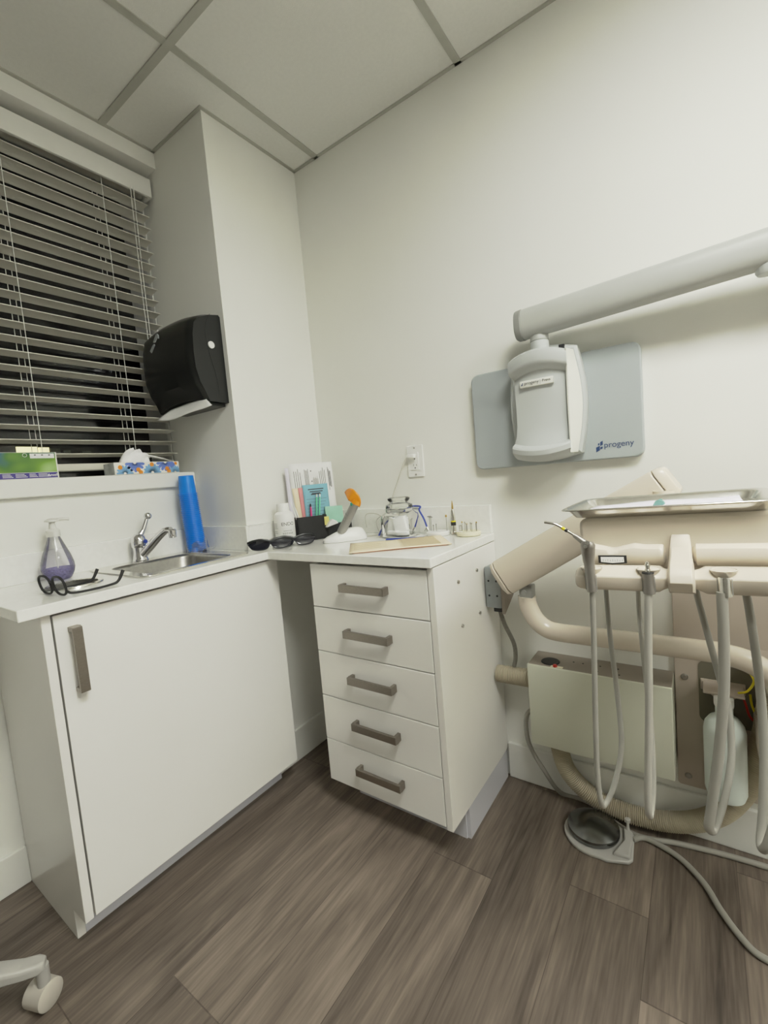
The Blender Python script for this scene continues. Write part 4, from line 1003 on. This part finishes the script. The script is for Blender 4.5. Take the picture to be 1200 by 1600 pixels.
# ------------------------------------------------------------------ delivery unit: arm and console
O_ = V((1.665, -.5, 1.0)); MC = TR(O_)@RY(math.radians(-1.8))
du = thing('delivery_unit', (1.6, -.2, .6), 'beige dental delivery unit on a swing arm with instrument holders', 'delivery unit')
YT = -.135
obj('swing_tube', MB().tube([(1.262, YT, .728), (1.262, YT, .712), (1.268, YT, .688), (1.285, YT, .655), (1.315, YT, .630), (1.355, YT, .622), (1.45, YT, .622), (1.60, YT, .622), (1.70, YT, .622), (1.755, YT, .620), (1.81, YT, .606), (1.85, YT, .575), (1.868, YT, .53), (1.87, YT, .46), (1.87, YT, .40)], .0275, 24, n=8), BEIGE, du)
obj('wall_bracket', MB().box(1.82, 1.95, -.17, -.0125, .36, .44, bev=.01), BEIGEM, du)
obj('wall_bracket', MB().box(1.83, 1.94, -.115, -.0125, .55, .60, bev=.006), BEIGEM, du)
obj('elbow_collar', MB().box(1.244, 1.284, YT-.02, YT+.02, .726, .765, bev=.003), XCAP, du)
# spring arm: tapered rounded box from the elbow up to its tip
arA = V((1.198, -.14, .790)); arB = V((1.655, -.205, 1.072)); ad = (arB-arA).normalized(); asd = ad.cross(V((0, 1, 0))).normalized(); asd = -asd if asd.z < 0 else asd; an = ad.cross(asd).normalized()
def arm_ring(mb, p, h, w, k=1.0, ch_=.32):
    pts = [(-1, -1+ch_), (-1, 1-ch_), (-1+ch_, 1), (1-ch_, 1), (1, 1-ch_), (1, -1+ch_), (1-ch_, -1), (-1+ch_, -1)]
    return [mb.bm.verts.new(p+asd*(a*h*k)+an*(b_*w*k)) for (a, b_) in pts]
def arm_mesh(st_):
    mb = MB(); rs = [arm_ring(mb, arA.lerp(arB, t), h, w, k) for (t, h, w, k) in st_]
    for A, B in zip(rs, rs[1:]):
        for k in range(8): mb.bm.faces.new((A[k], A[(k+1) % 8], B[(k+1) % 8], B[k]))
    mb.bm.faces.new(rs[0][::-1]); mb.bm.faces.new(rs[-1]); return mb
obj('spring_arm', arm_mesh(((0, .058, .034, 1), (.5, .052, .033, 1), (.97, .043, .032, 1))), BEIGE, du, bev=.003)
obj('arm_end_cap', arm_mesh(((-.045, .052, .03, .8), (-.03, .056, .033, .95), (-.006, .058, .034, 1))), BEIGE, du, bev=.003)
obj('arm_end_cap', arm_mesh(((.974, .043, .032, 1), (1.0, .042, .031, .97), (1.02, .040, .03, .82))), BEIGE, du, bev=.003)
obj('pivot_bolt', MB().cyl((1.268, -.178, .752), (1.268, -.184, .752), .0075, seg=14), XCAP, du)
obj('console_pivot', MB().cyl((1.645, -.23, .955), (1.645, -.23, 1.05), .024, seg=24), BEIGE, du)
# console body, local frame
bd_ = MB().prism([(p[0], p[1]) for p in rect_r(-.134, .30, -.056, .037, .014, 5)], 'y', -.13, .30).xf(MC)
obj('console', bd_, BEIGE, du, bev=.006)
def roll(x0, x1, wave=None):
    """rounded lip along the lower front edge"""
    mb = MB(); rs = []; nn = 40
    for i in range(nn+1):
        x = x0+(x1-x0)*i/nn; wv = wave(x) if wave else 0; e_ = min(1, (min(x-x0, x1-x)/.006)) if True else 1; ee = .55+.45*math.sqrt(max(0, 1-(1-e_)**2))
        ring = []
        for (y, z) in ((-.128, -.012+wv), (-.140, -.0125+wv), (-.149, -.017+wv*.7), (-.153, -.026), (-.152, -.038), (-.146, -.045), (-.128, -.047)):
            ring.append(mb.bm.verts.new((x, -.128+(y+.128)*ee, -.03+(z+.03)*ee)))
        rs.append(ring)
    for A, B in zip(rs, rs[1:]):
        for k in range(len(A)): k2 = (k+1) % len(A); mb.bm.faces.new((A[k], A[k2], B[k2], B[k]))
    mb.bm.faces.new(rs[0][::-1]); mb.bm.faces.new(rs[-1]); return mb
def wv_(x):
    c_ = -.078; d = (x-c_)
    return -.005*math.exp(-(d/.014)**2)+.0025*math.exp(-((x+.044)/.009)**2)+.0025*math.exp(-((x+.112)/.009)**2)
obj('lip', roll(-.118, .001, wv_).xf(MC), BEIGE, du)
obj('lip', roll(.037, .295).xf(MC), BEIGE, du)
gg = obj('gauge', MB().prism([(-.1005, -.0405), (-.1005, -.027), (-.056, -.027), (-.056, -.0405), (-.078, -.043)], 'y', -.1555, -.148).xf(MC), BLKMAT, du, smooth=False)
obj('dial', MB().prism([(-.0965, -.0385), (-.0965, -.0295), (-.060, -.0295), (-.060, -.0385), (-.078, -.0403)], 'y', -.1560, -.155).xf(MC), PAPER, gg, smooth=False)
tk = MB()
for k in range(9): tk.box(-.093+.0038*k, -.0926+.0038*k, -.1564, -.1559, -.0372, -.0345 if k % 2 else -.0335)
obj('dial_marks', tk.xf(MC), DARKP, gg, smooth=False)
# bracket coming down and forward to the holder bar
br_ = MB(); rs = []
for (y, z, w, d) in ((-.1285, .004, .0130, .001), (-.133, -.006, .0140, .004), (-.144, -.017, .0150, .009), (-.158, -.029, .0155, .013), (-.172, -.040, .0170, .018), (-.186, -.054, .0178, .023), (-.194, -.066, .0180, .020), (-.192, -.079, .0172, .012)):
    rs.append([br_.bm.verts.new((.0225+a*w, y+b_*d, z-b_*d*.35)) for (a, b_) in ((-1, 1), (-1, -.6), (-.8, -1), (.8, -1), (1, -.6), (1, 1))])
for A, B in zip(rs, rs[1:]):
    for k in range(6): br_.bm.faces.new((A[k], A[(k+1) % 6], B[(k+1) % 6], B[k]))
br_.bm.faces.new(rs[0][::-1]); br_.bm.faces.new(rs[-1])
obj('holder_bracket', br_.xf(MC), BEIGE, du, bev=.004)
def hbar(st_):
    """hexagonal holder bar along x; stations of (x, scale)"""
    mb = MB(); rs = []
    for (x, k) in st_:
        rs.append([mb.bm.verts.new((x, -.178+y*k, -.0605+z*k)) for (y, z) in ((-.022, .006), (-.022, -.012), (-.018, -.018), (.020, -.018), (.024, -.012), (.024, .012), (.018, .018), (-.006, .018))])
    for A, B in zip(rs, rs[1:]):
        for k in range(8): mb.bm.faces.new((A[k], A[(k+1) % 8], B[(k+1) % 8], B[k]))
    mb.bm.faces.new(rs[0][::-1]); mb.bm.faces.new(rs[-1]); return mb
obj('holder_bar', hbar([(-.134, .62), (-.131, .82), (-.125, .95), (-.116, 1), (-.008, 1), (-.002, .82), (.004, .7), (.012, .68)]).xf(MC), BEIGE, du, bev=.0015)
obj('holder_bar', hbar([(.033, .68), (.040, .7), (.047, .82), (.054, 1), (.28, 1)]).xf(MC), BEIGE, du, bev=.0015)
for x in (-.107, -.0215, .076, .165):
    obj('holder_cup', MB().lathe([(.0105, -.006), (.013, .004), (.0165, .0105), (.0175, .0125), (.0155, .0130), (.0115, .004), (.0095, -.006)], (x, -.186, -.0548), 24).xf(MC), BEIGE, du)
    obj('holder_slot', MB().box(x-.0095, x+.0095, -.2012, -.196, -.079, -.052, bev=.002).xf(MC), XCAP, du)
def W(x, y, z): return MC@V((x, y, z))
# instruments and their hoses
def hose(front, rear, yb, r_, m_, parent, yr=-.47, r2=None, name='hose'):
    pts = [at(x, y, 'y', yb) for (x, y) in front]; nr = len(rear)
    for i, (x, y) in enumerate(rear): pts.append(at(x, y, 'y', yb+(yr-yb)*((i+1)/nr)**1.3))
    return obj(name, MB().tube(pts, [r_]*len(front)+[r2 or r_]*nr, 12, n=8), m_, parent)
YB = -.702
sy = thing('water_syringe', W(-.107, -.19, -.08), 'grey air-water syringe with bent nozzle in the leftmost holder', 'syringe')
obj('body', MB().tube([W(-.106, -.203, -.080), W(-.1065, -.203, -.05), W(-.107, -.202, -.03), W(-.107, -.203, -.012), W(-.106, -.205, .001), W(-.1055, -.204, .0065)], [.0078, .0082, .0088, .0108, .0116, .0085], 20, n=6), SYR, sy)
for (x, z) in ((-.1035, .0065), (-.1075, .0005)): obj('button', MB().cyl(W(x, -.2135, z-.002), W(x, -.2185, z), .0034, seg=14), CHROME, sy)
nz = obj('nozzle', MB().tube([W(-.127, -.2, .0165), W(-.139, -.2, .0255), W(-.152, -.2, .0345), W(-.160, -.2, .0385), W(-.168, -.2, .0405), W(-.176, -.2, .0420)], .0022, 10), STEEL, sy)
obj('nozzle_nut', MB().tube([W(-.111, -.203, .004), W(-.119, -.2015, .0105), W(-.128, -.2, .0172)], [.0055, .0048, .0036], 12), SYR, sy)
obj('yellow_band', MB().cyl(W(-.1425, -.2, .0278), W(-.147, -.2, .0311), .0029, seg=10), YEL, nz)
obj('dark_band', MB().cyl(W(-.138, -.2, .0247), W(-.1418, -.2, .0273), .0029, seg=10), BLKMAT, nz)
hose([(925.5, 925), (928, 1000), (930, 1100), (933, 1200), (939, 1252)], [(946, 1256), (960, 1225), (971, 1165), (964, 1080), (954, 1000), (947, 925), (944, 885)], YB, .0047, HOSE, sy, yr=-.52)
h2 = thing('handpiece_hose', W(-.0215, -.19, -.08), 'grey handpiece hose with a bare metal connector, second holder from the left', 'handpiece hose')
obj('coupling', MB().tube([W(-.0215, -.2, -.080), W(-.0215, -.2, -.047)], .0085, 18, spline=False), SYR, h2)
obj('collar', MB().lathe([(.0083, -.0475), (.0088, -.0465), (.0083, -.0452), (.005, -.0446)], (-.0215, -.2, 0), 20).xf(MC), BLKMAT, h2)
obj('connector', MB().lathe([(.0045, -.0455), (.0045, -.041), (.0034, -.0405), (.0034, -.036), (.0042, -.0355), (.0042, -.0325), (.003, -.032), (.003, -.0285), (.0015, -.0285), (0, -.030)], (-.0215, -.2, 0), 16).xf(MC), STEEL, h2)
hose([(1013, 922), (1013, 1000), (1014, 1100), (1013, 1200), (1013, 1266)], [(1018, 1270), (1021, 1220), (1017, 1130), (1006, 1030), (999, 960), (997, 920), (994, 885)], YB, .0058, HOSEL, h2, yr=-.52, r2=.0042)
h3 = thing('suction_hose', W(.076, -.19, -.08), 'thick pale hose with a plain steel end, right of the holder bracket', 'handpiece hose')
obj('coupling', MB().lathe([(.0085, -.079), (.0085, -.052), (.0080, -.050), (.006, -.050), (.006, -.06)], (.076, -.2, 0), 20).xf(MC), STEEL, h3)
hose([(1128, 925), (1131, 1000), (1131, 1080), (1124, 1170), (1112, 1260), (1108, 1293)], [(1118, 1293), (1134, 1240), (1143, 1180), (1138, 1110), (1122, 1050), (1104, 985), (1088, 925), (1080, 885)], YB, .0072, HOSE, h3, yr=-.52, r2=.0052)
h4 = thing('handpiece_hose', W(.165, -.19, -.08), 'pale looping hose hanging rightmost from the holder bar', 'handpiece hose')
obj('coupling', MB().tube([W(.165, -.2, -.080), W(.165, -.2, -.040)], .0085, 18, spline=False), SYR, h4)
hose([(1262, 925), (1255, 1050), (1236, 1180), (1210, 1285), (1196, 1325)], [(1189, 1318), (1192, 1270), (1194, 1170), (1186, 1060), (1172, 960), (1164, 915), (1160, 885)], YB, .0062, HOSE, h4, yr=-.52)

# tray on the console
tr_ = thing('instrument_tray', W(.0, -.02, .038), 'stainless steel instrument tray on top of the beige console', 'tray')
def tray_mesh():
    mb = MB(); lps = []
    for (ins, z, rr) in ((0, .0545, .034), (.003, .0562, .034), (.008, .0556, .032), (.012, .052, .03), (.022, .0395, .024), (.028, .0388, .02)):
        lps.append([mb.bm.verts.new((p[0], p[1], z)) for p in rect_r(-.166+ins, .158-ins, -.146+ins, .108-ins, rr, 8)])
    for A, B in zip(lps, lps[1:]):
        for k in range(len(A)): mb.bm.faces.new((A[k], A[(k+1) % len(A)], B[(k+1) % len(A)], B[k]))
    mb.bm.faces.new(lps[-1]); return mb.xf(TR((0, 0, -.0012)))
obj('pan', tray_mesh().xf(MC), STEEL, tr_, solid=.0012)
tag(obj('tray_paper', MB().grid(lambda uu, vv: MC@V((-.132+.245*uu, -.120+.18*vv, .0415+.003*math.sin(4*uu+3*vv)**2+.004*uu*vv)), 14, 8), PADL, solid=.0006), 'white paper liner lying in the steel tray', 'paper')
w_ = MB().prism([(-.020, .046), (-.016, .0535), (-.010, .0565), (-.002, .0530), (.0, .048), (-.004, .046)], 'y', -.045, -.033).prism([(-.013, .046), (-.009, .0575), (-.004, .056), (-.006, .046)], 'y', -.036, -.030).xf(MC)
tag(obj('teal_wedge', w_, GREENW, smooth=False, bev=.001), 'small grey-teal rubber piece lying on the tray paper', 'dental wedge')

# ------------------------------------------------------------------ rolling stool, only its base reaches into view
so = thing('rolling_stool', (.318, -1.505, 0), 'pale grey wheeled stool base at the bottom left', 'stool')
SC = V((.318, -1.505, 0)); SA = math.radians(60); SR = .295
for k in range(5):
    a = SA+2*PI*k/5; d = V((math.cos(a), math.sin(a), 0)); s_ = V((-d.y, d.x, 0)); mb = MB(); rs = []
    for (t, w, z0, z1) in ((.03, .030, .150, .195), (.15, .026, .128, .162), (.262, .020, .100, .124), (.290, .019, .096, .119), (.303, .012, .098, .115)):
        rs.append([mb.bm.verts.new(SC+d*t+s_*(w*a_)+V((0, 0, z))) for (a_, z) in ((-1, z0), (-1, z1-.006), (-.7, z1), (.7, z1), (1, z1-.006), (1, z0))])
    for A, B in zip(rs, rs[1:]):
        for i in range(6): mb.bm.faces.new((A[i], A[(i+1) % 6], B[(i+1) % 6], B[i]))
    mb.bm.faces.new(rs[0][::-1]); mb.bm.faces.new(rs[-1])
    obj('leg', mb, STOOLP, so, bev=.003)
    c = SC+d*SR; off = V((-.009, -.003, 0)) if k == 0 else d*-.01
    cs = obj('caster', MB().cyl(c+V((0, 0, .05)), c+V((0, 0, .100)), .013, seg=16), STOOLP, so)
    ax = V((math.cos(a+1.0), math.sin(a+1.0), 0)) if k else V((.93, .36, 0))
    cc_ = c+off+V((0, 0, .0305))
    obj('wheel', MB().tube([cc_-ax*.026, cc_-ax*.023, cc_+ax*.023, cc_+ax*.026], [.026, .030, .030, .026], 28, spline=False), CASTW, cs)
obj('hub', MB().lathe([(0, .14), (.04, .14), (.045, .155), (.042, .195), (.03, .205), (.03, .215)], SC, 28), STOOLP, so)
obj('column', MB().cyl(SC+V((0, 0, .20)), SC+V((0, 0, .36)), .025, seg=24), STOOLP, so)
obj('seat', MB().lathe([(0, .36), (.14, .36), (.165, .375), (.17, .40), (.16, .425), (.12, .435), (0, .437)], SC, 40), BLKSIDE, so)

# ------------------------------------------------------------------ light and colour
w = bpy.data.worlds.new('night'); bpy.context.scene.world = w; w.use_nodes = True
bgn = w.node_tree.nodes.get('Background') or w.node_tree.nodes.new('ShaderNodeBackground')
bgn.inputs['Color'].default_value = (.010, .011, .016, 1); bgn.inputs['Strength'].default_value = .5
vs = bpy.context.scene.view_settings
vs.view_transform = 'Standard'; vs.look = 'None'; vs.exposure = 0.0; vs.gamma = 1.0
vs.use_curve_mapping = True
cm = vs.curve_mapping; cv = cm.curves[3]
TONE = ((.06, .105), (.2, .315), (.33, .49), (.5, .62), (.75, .74))
cv.points[0].location = (0, 0); cv.points[-1].location = (1, .82)
for p in TONE: cv.points.new(*p)
cm.extend = 'EXTRAPOLATED'; cm.update()
